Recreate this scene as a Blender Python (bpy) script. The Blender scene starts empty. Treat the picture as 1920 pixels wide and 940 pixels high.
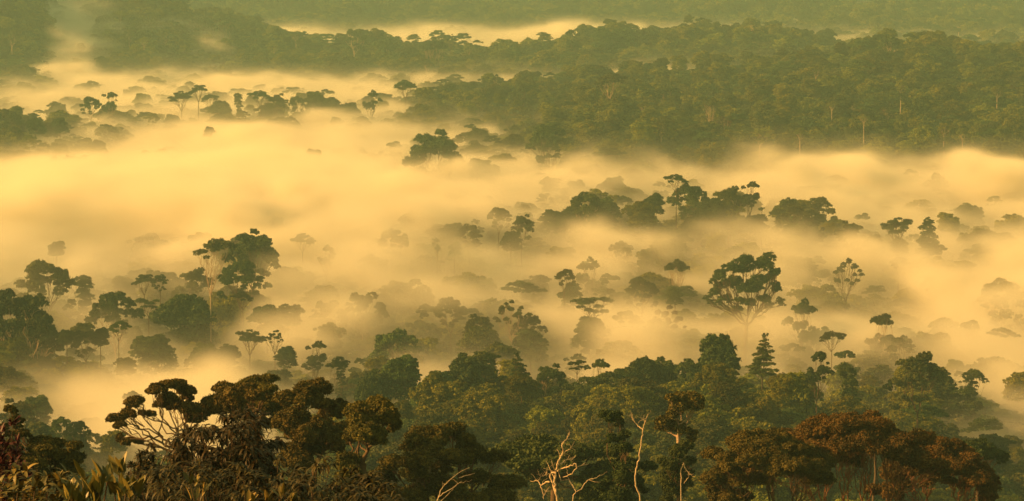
import bpy, math, random
import numpy as np

# ------------------------------------------------------------------ camera, world, sun, exposure
SC = bpy.context.scene
COL = SC.collection
CAM_Z, F, PITCH = 190.0, 5500.0, 0.109          # F = focal length in pixels of the 1920 px wide photograph
cam = bpy.data.objects.new('camera', bpy.data.cameras.new('camera'))
COL.objects.link(cam)
cam.location = (0, 0, CAM_Z)
cam.rotation_euler = (math.pi / 2 - PITCH, 0, 0)
cam.data.sensor_width = 36.0
cam.data.lens = 36.0 * F / 1920
cam.data.clip_start, cam.data.clip_end = 1.0, 30000
SC.camera = cam

SUN_EL, SUN_AZ = math.radians(24), math.radians(-98)      # azimuth from +Y, negative = left of the view
world = bpy.data.worlds.new('World')
SC.world = world
world.use_nodes = True
wn, wl = world.node_tree.nodes, world.node_tree.links
sky = wn.new('ShaderNodeTexSky')
sky.sky_type = 'NISHITA'
sky.sun_disc = False
sky.sun_elevation = SUN_EL
sky.sun_rotation = SUN_AZ
sky.air_density, sky.dust_density, sky.ozone_density = 2.0, 7.0, 0.6
warm = wn.new('ShaderNodeMix')
warm.data_type, warm.blend_type = 'RGBA', 'MULTIPLY'
warm.inputs['Factor'].default_value = 1.0
warm.inputs['B'].default_value = (0.92, 0.78, 0.34, 1)
wl.new(sky.outputs[0], warm.inputs['A'])
wl.new(warm.outputs['Result'], wn['Background'].inputs['Color'])
wn['Background'].inputs['Strength'].default_value = 0.12

sl = bpy.data.lights.new('sun', 'SUN')
sl.energy, sl.angle, sl.color = 5.0, math.radians(0.6), (1.0, 0.47, 0.15)
sun = bpy.data.objects.new('sun', sl)
COL.objects.link(sun)
sun.rotation_euler = (math.pi / 2 - SUN_EL, 0, math.pi - SUN_AZ)   # shines from the sky's sun direction
SC.view_settings.view_transform = 'Standard'
SC.view_settings.look = 'None'
SC.view_settings.exposure = 0.46
SC.view_settings.gamma = 1.0
cy = SC.cycles
cy.volume_bounces = 10
cy.max_bounces = 12
cy.diffuse_bounces = 2
cy.glossy_bounces = 1
cy.use_denoising = True
cy.denoiser = 'OPENIMAGEDENOISE'
cy.sample_clamp_indirect = 6
cy.volume_max_steps = 1024
cy.volume_step_rate = 1.5

# ------------------------------------------------------------------ small maths
def ray(px, py):
    """world direction through a pixel, scaled so that its y component is 1"""
    u, v = (px - 960) / F, (470 - py) / F
    c, s = math.cos(PITCH), math.sin(PITCH)
    y = c + v * s
    return u / y, (-s + v * c) / y

def at(px, py, Y):
    u, w = ray(px, py)
    return np.array((u * Y, Y, CAM_Z + w * Y))

def _hash(ix, iy, iz, seed):
    n = (ix * 374761393 + iy * 668265263 + iz * 2147483647 + seed * 1442695041) & 0xffffffff
    n = ((n ^ (n >> 13)) * 1274126177) & 0xffffffff
    return ((n ^ (n >> 16)) & 0xffff) / 65535.0

def vnoise(x, y, z=None, seed=0):
    x, y = np.asarray(x, float), np.asarray(y, float)
    z = np.zeros_like(x) if z is None else np.asarray(z, float)
    x, y, z = np.broadcast_arrays(x, y, z)
    ix, iy, iz = (np.floor(a).astype(np.int64) for a in (x, y, z))
    f = [a - np.floor(a) for a in (x, y, z)]
    f = [a * a * a * (a * (a * 6 - 15) + 10) for a in f]
    r = 0
    for dx in (0, 1):
        for dy in (0, 1):
            for dz in (0, 1):
                w = (f[0] if dx else 1 - f[0]) * (f[1] if dy else 1 - f[1]) * (f[2] if dz else 1 - f[2])
                r = r + w * _hash(ix + dx, iy + dy, iz + dz, seed)
    return r * 2 - 1

def fbm(x, y, z=None, seed=0, octaves=3):
    r, a = 0, 1.0
    for k in range(octaves):
        r = r + a * vnoise(x * 2 ** k, y * 2 ** k, None if z is None else z * 2 ** k, seed + 17 * k)
        a *= 0.5
    return r

def smooth(t):
    t = np.clip(t, 0, 1)
    return t * t * (3 - 2 * t)

# ------------------------------------------------------------------ lie of the land (world x, y -> height)
COLS = [-400, 0, 140, 250, 400, 650, 900, 1150, 1400, 1700, 1920, 2320]
LAND = {
    -800: [150] * 12,
    0:    [181] * 12,
    40:   [173] * 12,
    100:  [155] * 12,
    200:  [128] * 12,
    300:  [98] * 12,
    420:  [58, 56, 56, 56, 58, 60, 62, 62, 62, 60, 56, 56],
    540:  [10, 10, 10, 12, 16, 30, 40, 42, 42, 40, 26, 20],
    700:  [12, 12, 12, 12, 14, 24, 36, 38, 37, 24, 8, 6],
    800:  [12, 12, 12, 10, 9, 20, 33, 33, 31, 16, 3, 2],
    850:  [6, 6, 4, 2, 2, 12, 30, 26, 24, 9, 0, 0],
    930:  [12, 12, 8, 2, 0, 2, 6, 4, 8, 6, 0, 0],
    1020: [16, 18, 14, 6, 0, 0, 0, 0, 2, 0, 0, 0],
    1120: [8, 8, 4, 2, 0, 0, 0, 0, 0, 0, 0, 0],
    1250: [6, 6, 4, 0, 4, 0, 0, 0, 0, 0, 0, 0],
    1380: [0, 0, 0, 0, 6, 0, 0, 4, 10, 6, 4, 4],
    1480: [0, 0, 0, 0, 2, 2, 10, 18, 18, 6, 4, 4],
    1580: [0, 0, 0, 0, 0, 0, 6, 12, 10, 0, 4, 4],
    1700: [0, 0, 0, 0, 0, 0, 0, 0, 0, 0, 0, 0],
    1880: [0, 0, 0, 0, 0, 0, 2, 8, 8, 8, 16, 20],
    1980: [6, 6, 2, 0, 0, 0, 0, 20, 24, 28, 30, 34],
    2120: [20, 20, 10, 0, 0, 0, 2, 28, 32, 38, 38, 40],
    2300: [8, 8, 8, 13, 14, 14, 20, 33, 38, 46, 45, 46],
    2450: [0, 0, 0, 4, 4, 8, 26, 34, 40, 54, 50, 50],
    2600: [0, 0, 0, 0, 0, 4, 22, 30, 38, 60, 54, 54],
    2780: [0, 0, 0, 0, 0, 2, 10, 12, 14, 34, 34, 34],
    2950: [24, 22, 4, 0, 0, 10, 18, 28, 34, 20, 22, 22],
    3150: [120, 110, 24, 44, 8, 26, 28, 46, 56, 22, 22, 22],
    3350: [150, 140, 50, 92, 50, 34, 26, 36, 52, 22, 22, 22],
    3550: [120, 110, 60, 90, 56, 16, 8, 10, 20, 14, 14, 14],
    3900: [70, 60, 60, 60, 20, 4, 0, 0, 4, 14, 14, 14],
    4200: [60, 50, 50, 50, 30, 20, 14, 18, 24, 34, 34, 34],
    4600: [70, 70, 70, 66, 60, 54, 50, 52, 56, 50, 50, 50],
    5000: [90, 90, 90, 88, 84, 80, 78, 80, 78, 14, 12, 14],
    5600: [140, 140, 140, 136, 130, 126, 124, 122, 118, 70, 60, 70],
    6600: [280] * 12,
    7600: [300] * 12,
}
LY = np.array(sorted(LAND))
LT = np.array([LAND[k] for k in LY], float)
LU = (np.array(COLS) - 960) / F

def table(u, y, U, Y, T):
    i = np.clip(np.searchsorted(U, u) - 1, 0, len(U) - 2)
    j = np.clip(np.searchsorted(Y, y) - 1, 0, len(Y) - 2)
    fu = smooth((u - U[i]) / (U[i + 1] - U[i]))
    fy = smooth((y - Y[j]) / (Y[j + 1] - Y[j]))
    return (T[j, i] * (1 - fu) + T[j, i + 1] * fu) * (1 - fy) + (T[j + 1, i] * (1 - fu) + T[j + 1, i + 1] * fu) * fy

def land(x, y):
    x, y = np.asarray(x, float), np.asarray(y, float)
    h = table(x / np.maximum(y, 60), y, LU, LY, LT)
    n = fbm(x / 130, y / 170, seed=3, octaves=3)
    return h + n * np.clip((y - 450) / 200, 0, 1) * np.clip(1.5 + h * 0.12, 1.5, 8)

def place(px, py, H):
    """where, on the line of sight through a pixel, a thing H tall that stands on the land has its top"""
    u, w = ray(px, py)
    Y = np.arange(560, 6500, 2.0)
    g = CAM_Z + w * Y - H - land(u * Y, Y)
    k = np.nonzero(g <= 0)[0]
    Yh = Y[k[0]] if len(k) else 3000.0
    return np.array((u * Yh, Yh, float(land(u * Yh, Yh))))

# ------------------------------------------------------------------ materials
def new_mat(name):
    m = bpy.data.materials.new(name)
    m.use_nodes = True
    return m, m.node_tree.nodes, m.node_tree.links

def leaf_mat(name, dark, light, rough=0.7, spread=0.35, spec=0.15):
    """leaf colour varies from clump to clump (tint attribute) and from tree to tree"""
    m, n, l = new_mat(name)
    b = n['Principled BSDF']
    a = n.new('ShaderNodeAttribute'); a.attribute_name = 'tint'
    mix = n.new('ShaderNodeMix'); mix.data_type = 'RGBA'
    mix.inputs['A'].default_value = (*dark, 1); mix.inputs['B'].default_value = (*light, 1)
    l.new(a.outputs['Fac'], mix.inputs['Factor'])
    oi = n.new('ShaderNodeObjectInfo')
    hs = n.new('ShaderNodeHueSaturation')
    mr = n.new('ShaderNodeMapRange'); mr.inputs['To Min'].default_value = 1 - spread; mr.inputs['To Max'].default_value = 1 + spread
    l.new(oi.outputs['Random'], mr.inputs['Value'])
    mu = n.new('ShaderNodeMath'); mu.operation = 'MULTIPLY'; mu.inputs[1].default_value = 7.31
    fr = n.new('ShaderNodeMath'); fr.operation = 'FRACT'
    mh = n.new('ShaderNodeMapRange'); mh.inputs['To Min'].default_value = 0.475; mh.inputs['To Max'].default_value = 0.515
    l.new(oi.outputs['Random'], mu.inputs[0]); l.new(mu.outputs[0], fr.inputs[0]); l.new(fr.outputs[0], mh.inputs['Value'])
    l.new(mr.outputs[0], hs.inputs['Value']); l.new(mh.outputs[0], hs.inputs['Hue'])
    l.new(mix.outputs['Result'], hs.inputs['Color']); l.new(hs.outputs[0], b.inputs['Base Color'])
    b.inputs['Roughness'].default_value = rough
    b.inputs['Specular IOR Level'].default_value = spec
    return m

def bark_mat(name, c1, c2, scale=1.5):
    m, n, l = new_mat(name)
    b = n['Principled BSDF']
    tc = n.new('ShaderNodeTexCoord'); mp = n.new('ShaderNodeMapping'); mp.inputs['Scale'].default_value = (scale, scale, scale * 0.25)
    no = n.new('ShaderNodeTexNoise'); no.inputs['Scale'].default_value = 2.0; no.inputs['Detail'].default_value = 5
    mix = n.new('ShaderNodeMix'); mix.data_type = 'RGBA'
    mix.inputs['A'].default_value = (*c1, 1); mix.inputs['B'].default_value = (*c2, 1)
    l.new(tc.outputs['Object'], mp.inputs[0]); l.new(mp.outputs[0], no.inputs['Vector'])
    l.new(no.outputs['Fac'], mix.inputs['Factor']); l.new(mix.outputs['Result'], b.inputs['Base Color'])
    b.inputs['Roughness'].default_value = 0.85
    b.inputs['Specular IOR Level'].default_value = 0.15
    return m

M = {
    'green':  leaf_mat('green_foliage', (0.020, 0.040, 0.009), (0.066, 0.100, 0.024)),
    'olive':  leaf_mat('olive_foliage', (0.034, 0.044, 0.012), (0.088, 0.100, 0.026)),
    'forest': leaf_mat('forest_foliage', (0.040, 0.056, 0.006), (0.175, 0.175, 0.016), spread=0.6),
    'rust':   leaf_mat('rusty_brown_foliage', (0.044, 0.030, 0.008), (0.130, 0.070, 0.018), spread=0.12),
    'brown':  leaf_mat('brown_green_foliage', (0.038, 0.036, 0.008), (0.125, 0.100, 0.020), spread=0.2),
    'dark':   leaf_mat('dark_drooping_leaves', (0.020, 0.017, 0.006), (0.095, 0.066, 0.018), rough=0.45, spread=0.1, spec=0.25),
    'paddle': leaf_mat('paddle_leaves', (0.065, 0.068, 0.012), (0.34, 0.26, 0.060), rough=0.4, spread=0.15, spec=0.4),
    'wine':   leaf_mat('wine_red_leaves', (0.050, 0.016, 0.016), (0.130, 0.045, 0.036), rough=0.5, spread=0.1, spec=0.3),
    'bark':   bark_mat('brown_bark', (0.075, 0.048, 0.026), (0.150, 0.100, 0.060)),
    'pale':   bark_mat('pale_bark', (0.26, 0.18, 0.12), (0.52, 0.40, 0.29), 0.9),
    'dead':   bark_mat('bleached_dead_wood', (0.30, 0.22, 0.13), (0.70, 0.55, 0.37), 6),
    'red':    bark_mat('reddish_bark', (0.16, 0.075, 0.035), (0.30, 0.15, 0.08)),
}
m, n, l = new_mat('forest_floor')
no = n.new('ShaderNodeTexNoise'); no.inputs['Scale'].default_value = 0.05; no.inputs['Detail'].default_value = 8
tc = n.new('ShaderNodeTexCoord'); l.new(tc.outputs['Object'], no.inputs['Vector'])
mix = n.new('ShaderNodeMix'); mix.data_type = 'RGBA'
mix.inputs['A'].default_value = (0.014, 0.022, 0.007, 1); mix.inputs['B'].default_value = (0.035, 0.040, 0.014, 1)
l.new(no.outputs['Fac'], mix.inputs['Factor']); l.new(mix.outputs['Result'], n['Principled BSDF'].inputs['Base Color'])
n['Principled BSDF'].inputs['Roughness'].default_value = 1.0
M['floor'] = m

# ------------------------------------------------------------------ mesh helpers
def mesh(name, V, Fc, mat, tint=None, smooth_shade=False):
    """V (n,3); Fc (m,k) all the same k, or a list of such arrays"""
    me = bpy.data.meshes.new(name)
    V = np.asarray(V, np.float32)
    Fl = Fc if isinstance(Fc, list) else [Fc]
    Fl = [np.asarray(f, np.int32) for f in Fl if len(f)]
    me.vertices.add(len(V)); me.vertices.foreach_set('co', V.ravel())
    nl = sum(f.size for f in Fl); nf = sum(len(f) for f in Fl)
    me.loops.add(nl); me.loops.foreach_set('vertex_index', np.concatenate([f.ravel() for f in Fl]))
    st = np.concatenate([np.full(len(f), f.shape[1], np.int32) for f in Fl])
    me.polygons.add(nf)
    me.polygons.foreach_set('loop_start', np.concatenate([[0], np.cumsum(st)[:-1]]).astype(np.int32))
    if smooth_shade:
        me.polygons.foreach_set('use_smooth', np.ones(nf, bool))
    else:
        me.polygons.foreach_set('use_smooth', np.zeros(nf, bool))
    if tint is not None:
        a = me.attributes.new('tint', 'FLOAT', 'POINT')
        a.data.foreach_set('value', np.asarray(tint, np.float32))
    me.update(calc_edges=True)
    me.materials.append(mat)
    return me

def ob(name, me, parent=None, loc=(0, 0, 0)):
    o = bpy.data.objects.new(name, me)
    COL.objects.link(o)
    o.location = loc
    if parent is not None:
        o.parent = parent
    return o

def tag(o, label=None, cat=None, group=None, kind=None):
    for k, v in (('label', label), ('category', cat), ('group', group), ('kind', kind)):
        if v:
            o[k] = v
    return o

def unit(a):
    return a / np.maximum(np.linalg.norm(a, axis=-1, keepdims=True), 1e-9)

def cards(P, N, size, rng, aspect=1.5):
    """leaf sprays: bent quads lying across their normal"""
    n = len(P)
    t = unit(np.cross(N, rng.normal(size=(n, 3))))
    b = np.cross(N, t)
    s = size[:, None] * 0.5
    t, b2 = t * s * aspect, b * s / aspect * 1.3
    bend = N * s * rng.uniform(-0.5, 0.5, (n, 1))
    V = np.stack([P - t, P - b2 + bend, P + t, P + b2 + bend], 1).reshape(-1, 3)
    Fq = np.arange(4 * n).reshape(n, 4)
    return V, Fq

def clump_leaves(C, R, tint, lv, ls, rng, zf=0.6, up=0.35, tv=.14):
    """lv leaf sprays on each dome-shaped clump of radius R at C"""
    k = len(C)
    idx = np.repeat(np.arange(k), lv)
    d = unit(rng.normal(size=(len(idx), 3)))
    d[:, 2] = np.where(d[:, 2] < -0.25, -d[:, 2], d[:, 2])
    rr = rng.uniform(0.35, 1.0, (len(idx), 1)) ** .7 * rng.choice([1, 1, 1, 1.25], (len(idx), 1))
    P = C[idx] + d * rr * R[idx, None] * np.array((1, 1, zf))
    N = unit(d * .8 + np.array((0, 0, up)) + 0.75 * rng.normal(size=(len(idx), 3)))
    sz = ls * rng.uniform(0.6, 1.35, len(idx))
    V, Fq = cards(P, N, sz, rng)
    T = np.clip(tint[idx] + rng.normal(0, tv, len(idx)), 0, 1)
    return V, Fq, np.repeat(T, 4)

def tube(path, radii, sides=6):
    path = np.asarray(path, float)
    k = len(path)
    tan = unit(np.gradient(path, axis=0))
    ref = np.array((0.31, 0.95, 0.05))
    a = unit(np.cross(tan, ref)); b = np.cross(tan, a)
    th = np.arange(sides) * 2 * math.pi / sides
    V = (path[:, None] + np.asarray(radii)[:, None, None] * (a[:, None] * np.cos(th)[None, :, None] + b[:, None] * np.sin(th)[None, :, None])).reshape(-1, 3)
    q = []
    for i in range(k - 1):
        for j in range(sides):
            jj = (j + 1) % sides
            q.append((i * sides + j, i * sides + jj, (i + 1) * sides + jj, (i + 1) * sides + j))
    return V, np.array(q)

class Tubes:
    def __init__(s): s.V, s.F, s.n = [], [], 0
    def add(s, path, r0, r1, sides=5, power=1.0):
        t = np.linspace(0, 1, len(path)) ** power
        V, q = tube(path, r0 + (r1 - r0) * t, sides)
        s.V.append(V); s.F.append(q + s.n); s.n += len(V)
    def mesh(s, name, mat):
        return mesh(name, np.concatenate(s.V), np.concatenate(s.F), mat, smooth_shade=True)

def bend(p0, p1, rng, k=7, sag=0.18, up=0.25, wig=0.05):
    """a limb that leaves p0 outwards, turns up and wanders a little"""
    p0, p1 = np.asarray(p0, float), np.asarray(p1, float)
    L = np.linalg.norm(p1 - p0)
    mid = (p0 + p1) / 2 + np.array((rng.normal() * sag * L * .5, rng.normal() * sag * L * .5, -up * L * 0.4))
    t = np.linspace(0, 1, k)[:, None]
    P = (1 - t) ** 2 * p0 + 2 * t * (1 - t) * mid + t * t * p1
    w = rng.normal(size=(k, 3)) * wig * L
    w[0] = w[-1] = 0
    return P + w

# ------------------------------------------------------------------ tree building: lobes -> crown + branches
def build_crown(lobes, rng, sub=16, lv=34, ls=0.55, zf=0.6, subr=0.30, low=-0.15, tv=.14):
    """lobes: rows cx cy cz rx ry rz in metres. Returns V, F, tint and the clump centres of each lobe"""
    Vs, Fs, Ts, cen, n = [], [], [], [], 0
    lobes = np.asarray(lobes, float)
    a0 = np.median(lobes[:, 3] * lobes[:, 4])
    for L in lobes:
        c, r = L[:3], L[3:6]
        k = max(5, int(sub * (r[0] * r[1] / a0) ** 0.8))
        d = unit(rng.normal(size=(k, 3)))
        i = np.arange(k) + 0.5                                   # even spread over the upper side
        z = 1 - i / k * (1 - low)
        ph = i * 2.39996 + rng.uniform(0, 6.28)
        d2 = np.stack([np.sqrt(1 - z * z) * np.cos(ph), np.sqrt(1 - z * z) * np.sin(ph), z], 1)
        d = unit(d2 + 0.35 * d)
        C = c + d * r * rng.uniform(0.72, 1.02, (k, 1))
        R = (r[0] * r[1]) ** 0.5 * subr * rng.uniform(0.65, 1.35, k) * (16 / max(k, 8)) ** 0.25
        tint = np.clip(rng.uniform(0.2, 0.8) + rng.normal(0, 0.18, k), 0, 1)
        V, Fq, T = clump_leaves(C, R, tint, lv, ls, rng, zf, tv=tv)
        Vs.append(V); Fs.append(Fq + n); Ts.append(T); n += len(V)
        cen.append((c, r, C))
    return np.concatenate(Vs), np.concatenate(Fs), np.concatenate(Ts), cen

def build_branches(cen, base, rng, r0, twigs=5):
    """a few main limbs fork into one lesser limb per lobe, and those into twigs"""
    tb = Tubes()
    base = np.asarray(base, float)
    c0 = np.array([c for c, r, C in cen])
    mid = c0.mean(0)
    ang = np.arctan2(c0[:, 1] - base[1] + rng.normal(0, .3, len(c0)), c0[:, 0] - base[0])
    g = int(np.clip(round(len(cen) / 3.5), 2, 6))
    order = np.argsort(ang)
    for grp in np.array_split(order, g):
        if not len(grp): continue
        m = c0[grp].mean(0)
        node = base + (m - base) * rng.uniform(.42, .6) - np.array((0, 0, abs(m[2] - base[2]) * .08))
        P0 = bend(base, node, rng, 7, .12, .15, .03)
        tb.add(P0, r0 * rng.uniform(.55, .7), r0 * .36, 6)
        for i in grp:
            c, r, C = cen[i]
            P = bend(P0[rng.integers(4, 7)], c - np.array((0, 0, r[2] * .2)), rng, 7, .16, .2, .04)
            tb.add(P, r0 * .32, r0 * .12, 5)
            for j in rng.choice(len(C), min(twigs, len(C)), replace=False):
                tb.add(bend(P[rng.integers(3, 6)], C[j], rng, 5, .18, .12, .06), r0 * .13, r0 * .045, 4)
    return tb

def cap_lobes(n, R, H, r, rz, rng, hollow=0.0):
    out = []
    for i in range(n):
        f = math.sqrt((i + 0.5) / n) * (1 - r / R * 0.7)
        f = max(f, hollow)
        a = i * 2.39996 + rng.uniform(-.4, .4)
        z = H * (1 - f * f) * rng.uniform(0.8, 1.05)
        k = rng.uniform(0.75, 1.3)
        out.append((R * f * math.cos(a), R * f * math.sin(a), z, r * k, r * k, rz * k))
    return out

def lobes_of(kind, rng):
    """crown lobes for a crown about 20 m wide; z measured from the crown's foot"""
    U = rng.uniform
    if kind == 'dome':
        L = []
        n = int(rng.integers(20, 27))
        for i in range(n):
            f = math.sqrt((i + .3) / n) * .86; a = i * 2.39996 + U(-.5, .5)
            k = U(.6, 1.25)
            L.append((10 * f * math.cos(a), 10 * f * math.sin(a), 9.5 * (1 - f ** 2.6) + U(-1.6, .4), 2.1 * k, 2.1 * k, 1.35 * k))
        for _ in range(6):
            a = U(0, 6.28); f = U(.3, .8); L.append((9 * f * math.cos(a), 9 * f * math.sin(a), U(-2.5, 2), 1.5, 1.5, 1.0))
        return L, (0, 0, -5)
    if kind == 'umbrella':
        L = []
        n = int(rng.integers(15, 20))
        for i in range(n):
            a = i * 2.4 + U(-.4, .4); f = .9 * math.sqrt((i + .3) / n); k = U(.6, 1.3)
            L.append((10 * f * math.cos(a), 10 * f * math.sin(a), 5.5 - 4.6 * f * f + U(-1.3, 1.3), 2.5 * k, 2.5 * k, .7 * k))
        return L, (0, 0, -6)
    if kind == 'flat':
        L = [(U(-1, 1) + x * 3.1, U(-4, 4), 6 + U(-.8, .8), U(1.8, 3.2), U(1.8, 3.2), .8) for x in (-2.4, -1.9, -1, -.5, 0, .6, 1, 1.6, 2.3)]
        L += [(x * 4, U(-3, 3), 2.0 + U(-1.5, 1.5), 2.2, 2.2, .8) for x in (-1.5, -.9, -.2, .6, 1.2)]
        return L, (0, 0, -5)
    if kind == 'round':
        L = [(0, 0, 5.5, 6.6, 6.6, 5.6), (U(-2, 2), U(-2, 2), 0, 7.2, 7.2, 5)]
        for i in range(26):
            a = i * 2.4; f = .86 * math.sqrt((i + 1) / 26); z = 11.0 * math.sqrt(max(0, 1 - f ** 2.2)) + U(-1.5, 1)
            k = U(.7, 1.3)
            L.append((8.2 * f * math.cos(a), 8.2 * f * math.sin(a), z * U(.55, 1) if f > .6 else z, 2.2 * k, 2.2 * k, 1.9 * k))
        return L, (0, 0, -4)
    if kind == 'canopy':
        L = [(0, 0, 3.5, 7.6, 7.6, 4.6), (0, 0, -2, 8.5, 8.5, 5)]
        for i in range(20):
            a = i * 2.4 + U(-.4, .4); f = .92 * math.sqrt((i + .5) / 20); k = U(.6, 1.35)
            L.append((10 * f * math.cos(a), 10 * f * math.sin(a), 8.5 - 6 * f ** 2.2 + U(-1.5, 2.2), 2.3 * k, 2.3 * k, 1.7 * k))
        return L, (0, 0, -4)
    if kind == 'column':
        L = [(U(-1.5, 1.5), U(-1.5, 1.5), z, 4.6 + U(-1.5, 1.5), 4.6 + U(-1.5, 1.5), 4.2) for z in (-14, -8, -2, 4, 10, 14)]
        L += [(U(-5, 5), U(-5, 5), U(-16, 16), U(1.5, 3), U(1.5, 3), 2.0) for _ in range(18)]
        return L, (0, 0, -20)
    if kind == 'tuft':
        L = [(8 * math.cos(i * 1.05) * U(.5, .9), 8 * math.sin(i * 1.05) * U(.5, .9), 12 + U(-2.5, 2), 3.0, 3.0, 2.3) for i in range(9)] + [(0, 0, 14.5, 4.5, 4.5, 3)]
        L += [(U(-1.5, 1.5), U(-1.5, 1.5), z, 3.6 + U(-.8, .8), 3.6 + U(-.8, .8), 3.4) for z in (6, 1, -4, -10, -15, -20)]
        return L, (0, 0, -22)
    if kind == 'sparse':
        L = []
        for i in range(22):
            a = i * 2.4; f = 0.1 + 0.88 * math.sqrt(i / 22); k = U(.6, 1.3)
            L.append((10 * f * math.cos(a), 10 * f * math.sin(a), 11 - 9 * f * f + U(-2, 2), 1.3 * k, 1.3 * k, .8 * k))
        return L, (0, 0, -7)
    if kind == 'layered':
        L = []
        for k, z in enumerate((-6, -2.5, .5, 4, 7, 10, 13, 15.5, 17.5)):
            R = 9 * (1 - k / 10)
            for i in range(7 if k < 6 else 4):
                a = i * 6.28 / 6 + U(-.4, .4) + k; q = U(.45, .95)
                L.append((R * q * math.cos(a), R * q * math.sin(a), z + U(-1, 1) - q, R * .34, R * .34, .8))
        return L, (0, 0, -10)
    if kind == 'irregular':
        L = []
        for cx, cz, R in ((-4.8, 3, 4.2), (4.8, 5, 4.0), (0.5, 11, 4.2), (0, 1, 4)):
            for i in range(10):
                a = i * 2.4; f = .9 * math.sqrt((i + .3) / 10); k = U(.6, 1.3)
                L.append((cx + R * f * math.cos(a), U(-3.5, 3.5) + R * f * math.sin(a), cz + 2.6 * (1 - f * f) + U(-1.5, 1), 1.6 * k, 1.6 * k, 1.2 * k))
        return L, (0, 0, -8)
    if kind == 'vase':
        L = []
        for i in range(20):
            f = math.sqrt((i + .3) / 20) * .86; a = i * 2.4 + U(-.4, .4); k = U(.6, 1.3)
            L.append((10 * f * math.cos(a), 10 * f * math.sin(a), 17.5 - 5 * f * f + U(-1.5, 1.2), 2.4 * k, 2.4 * k, 1.4 * k))
        return L, (0, 0, -6)
    if kind == 'cone':
        L = [(U(-1, 1), U(-1, 1), z, 8 * (1 - (z + 8) / 34), 8 * (1 - (z + 8) / 34), 4) for z in (-8, -2, 4, 10, 15)]
        L += [((8 - z * .3) * .7 * math.cos(a), (8 - z * .3) * .7 * math.sin(a), z, 2.4, 2.4, 1.8) for a, z in ((i * 2.4, -8 + i * 1.3) for i in range(18))]
        return L, (0, 0, -14)

VARS = {}
def variant(kind, seed, leaf='green', bark='bark', detail=1.0, twigs=5):
    key = (kind, seed, leaf, bark)
    if key in VARS:
        return VARS[key]
    rng = np.random.default_rng(1000 + seed * 7 + sum(map(ord, kind)))
    L, base = lobes_of(kind, rng)
    L = [list(q) for q in L]
    ph = rng.uniform(0, 6.28, 4); lean = rng.normal(0, .10, 2)
    for q in L:                                              # lopsided: bulges, hollows and a lean
        a_ = math.atan2(q[1], q[0]); g_ = 1 + .16 * math.sin(2 * a_ + ph[0]) + .12 * math.sin(3 * a_ + ph[1])
        q[2] += 1.1 * math.sin(a_ + ph[2]) * math.hypot(q[0], q[1]) / 8 + rng.normal(0, .35)
        q[0], q[1] = q[0] * g_ + lean[0] * q[2], q[1] * g_ + lean[1] * q[2]
    dense = kind in ('round', 'canopy', 'column', 'tuft', 'cone')
    V, Fq, T, cen = build_crown(L, rng, sub=(12 if dense else 13), lv=int((62 if dense else 56) * detail), ls=(0.58 if dense else 0.42) / detail ** 0.5,
                                zf=0.75, subr=0.36 if kind != 'sparse' else 0.42, low=-.35)
    w = np.percentile(V[:, 0], 99.5) - np.percentile(V[:, 0], 0.5)
    top = V[:, 2].max()
    V = V - np.array((0, 0, top))
    cen = [(c - (0, 0, top), r, C - (0, 0, top)) for c, r, C in cen]
    base = np.array(base, float) - (0, 0, top)
    r0 = {'sparse': .36, 'vase': .42}.get(kind, .38)
    use = cen if len(cen) < 24 else [cen[i] for i in range(0, len(cen), 2)]
    tb = build_branches(use, base, rng, r0, twigs if not dense else 1)
    VARS[key] = dict(crown=mesh('crown', V, Fq, M[leaf], T), branches=tb.mesh('branches', M[bark]), w=w, base=base, r0=r0, bark=bark)
    return VARS[key]

def trunk_mesh(bark, seed, lean=0.02):
    """tapered bole one metre long in z, radius 1 at the top, flared at the foot"""
    key = ('bole', bark, seed)
    if key not in VARS:
        rng = np.random.default_rng(seed)
        z = np.linspace(0.01, -1.04, 12)
        r = 1.0 + 0.55 * (-z).clip(0) + 6.0 * np.clip(-z - 0.85, 0, 1)
        th = np.arange(8) * math.pi / 4
        V = np.zeros((12, 8, 3))
        V[..., 0] = (0.9 * np.sin(z * 3 + seed) - 0.9 * math.sin(seed))[:, None] + r[:, None] * np.cos(th)
        V[..., 1] = (0.9 * np.cos(z * 2.3 + seed) - 0.9 * math.cos(seed))[:, None] + r[:, None] * np.sin(th)
        V[..., 2] = z[:, None]
        V = V.reshape(-1, 3)
        i = np.arange(11 * 8).reshape(11, 8); j = np.roll(i, -1, 1)
        q = np.stack([i, i + 8, j + 8, j], -1).reshape(-1, 4)
        VARS[key] = mesh('trunk', V, q, M[bark], smooth_shade=True)
    return VARS[key]

def tree(name, kind, px, py, wpx, H, label, cat='tree', group=None, leaf='green', bark='bark', seed=0, rot=None, stretch=1.0, pos=None, wm=None):
    """an Empty at the tree's foot > crown, branches, trunk"""
    v = variant(kind, seed % 3, leaf, bark)
    p = place(px, py, H) if pos is None else pos
    s = (wpx / F * p[1] if wm is None else wm) / v['w']
    t = bpy.data.objects.new(name, None); COL.objects.link(t)
    t.location = p; t.empty_display_size = 2
    t.rotation_euler.z = rot if rot is not None else (seed * 2.137 + px * .37) % 6.28
    tag(t, label, cat, group)
    if kind in ('dome', 'umbrella', 'irregular', 'vase', 'sparse') and stretch == 1.0: stretch = 1.3
    for part in ('crown', 'branches'):
        o = ob(part, v[part], t, (0, 0, H)); o.scale = (s, s, s * stretch)
    b = v['base'] * np.array((s, s, s * stretch)) + (0, 0, H)
    o = ob('trunk', trunk_mesh(bark, 1 + seed % 4), t, b)
    rr = v['r0'] * s * (1.6 if name == 'pale_stemmed_tree' else 0.85)
    o.scale = (rr, rr, max(b[2], 1.0))
    return t

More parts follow.
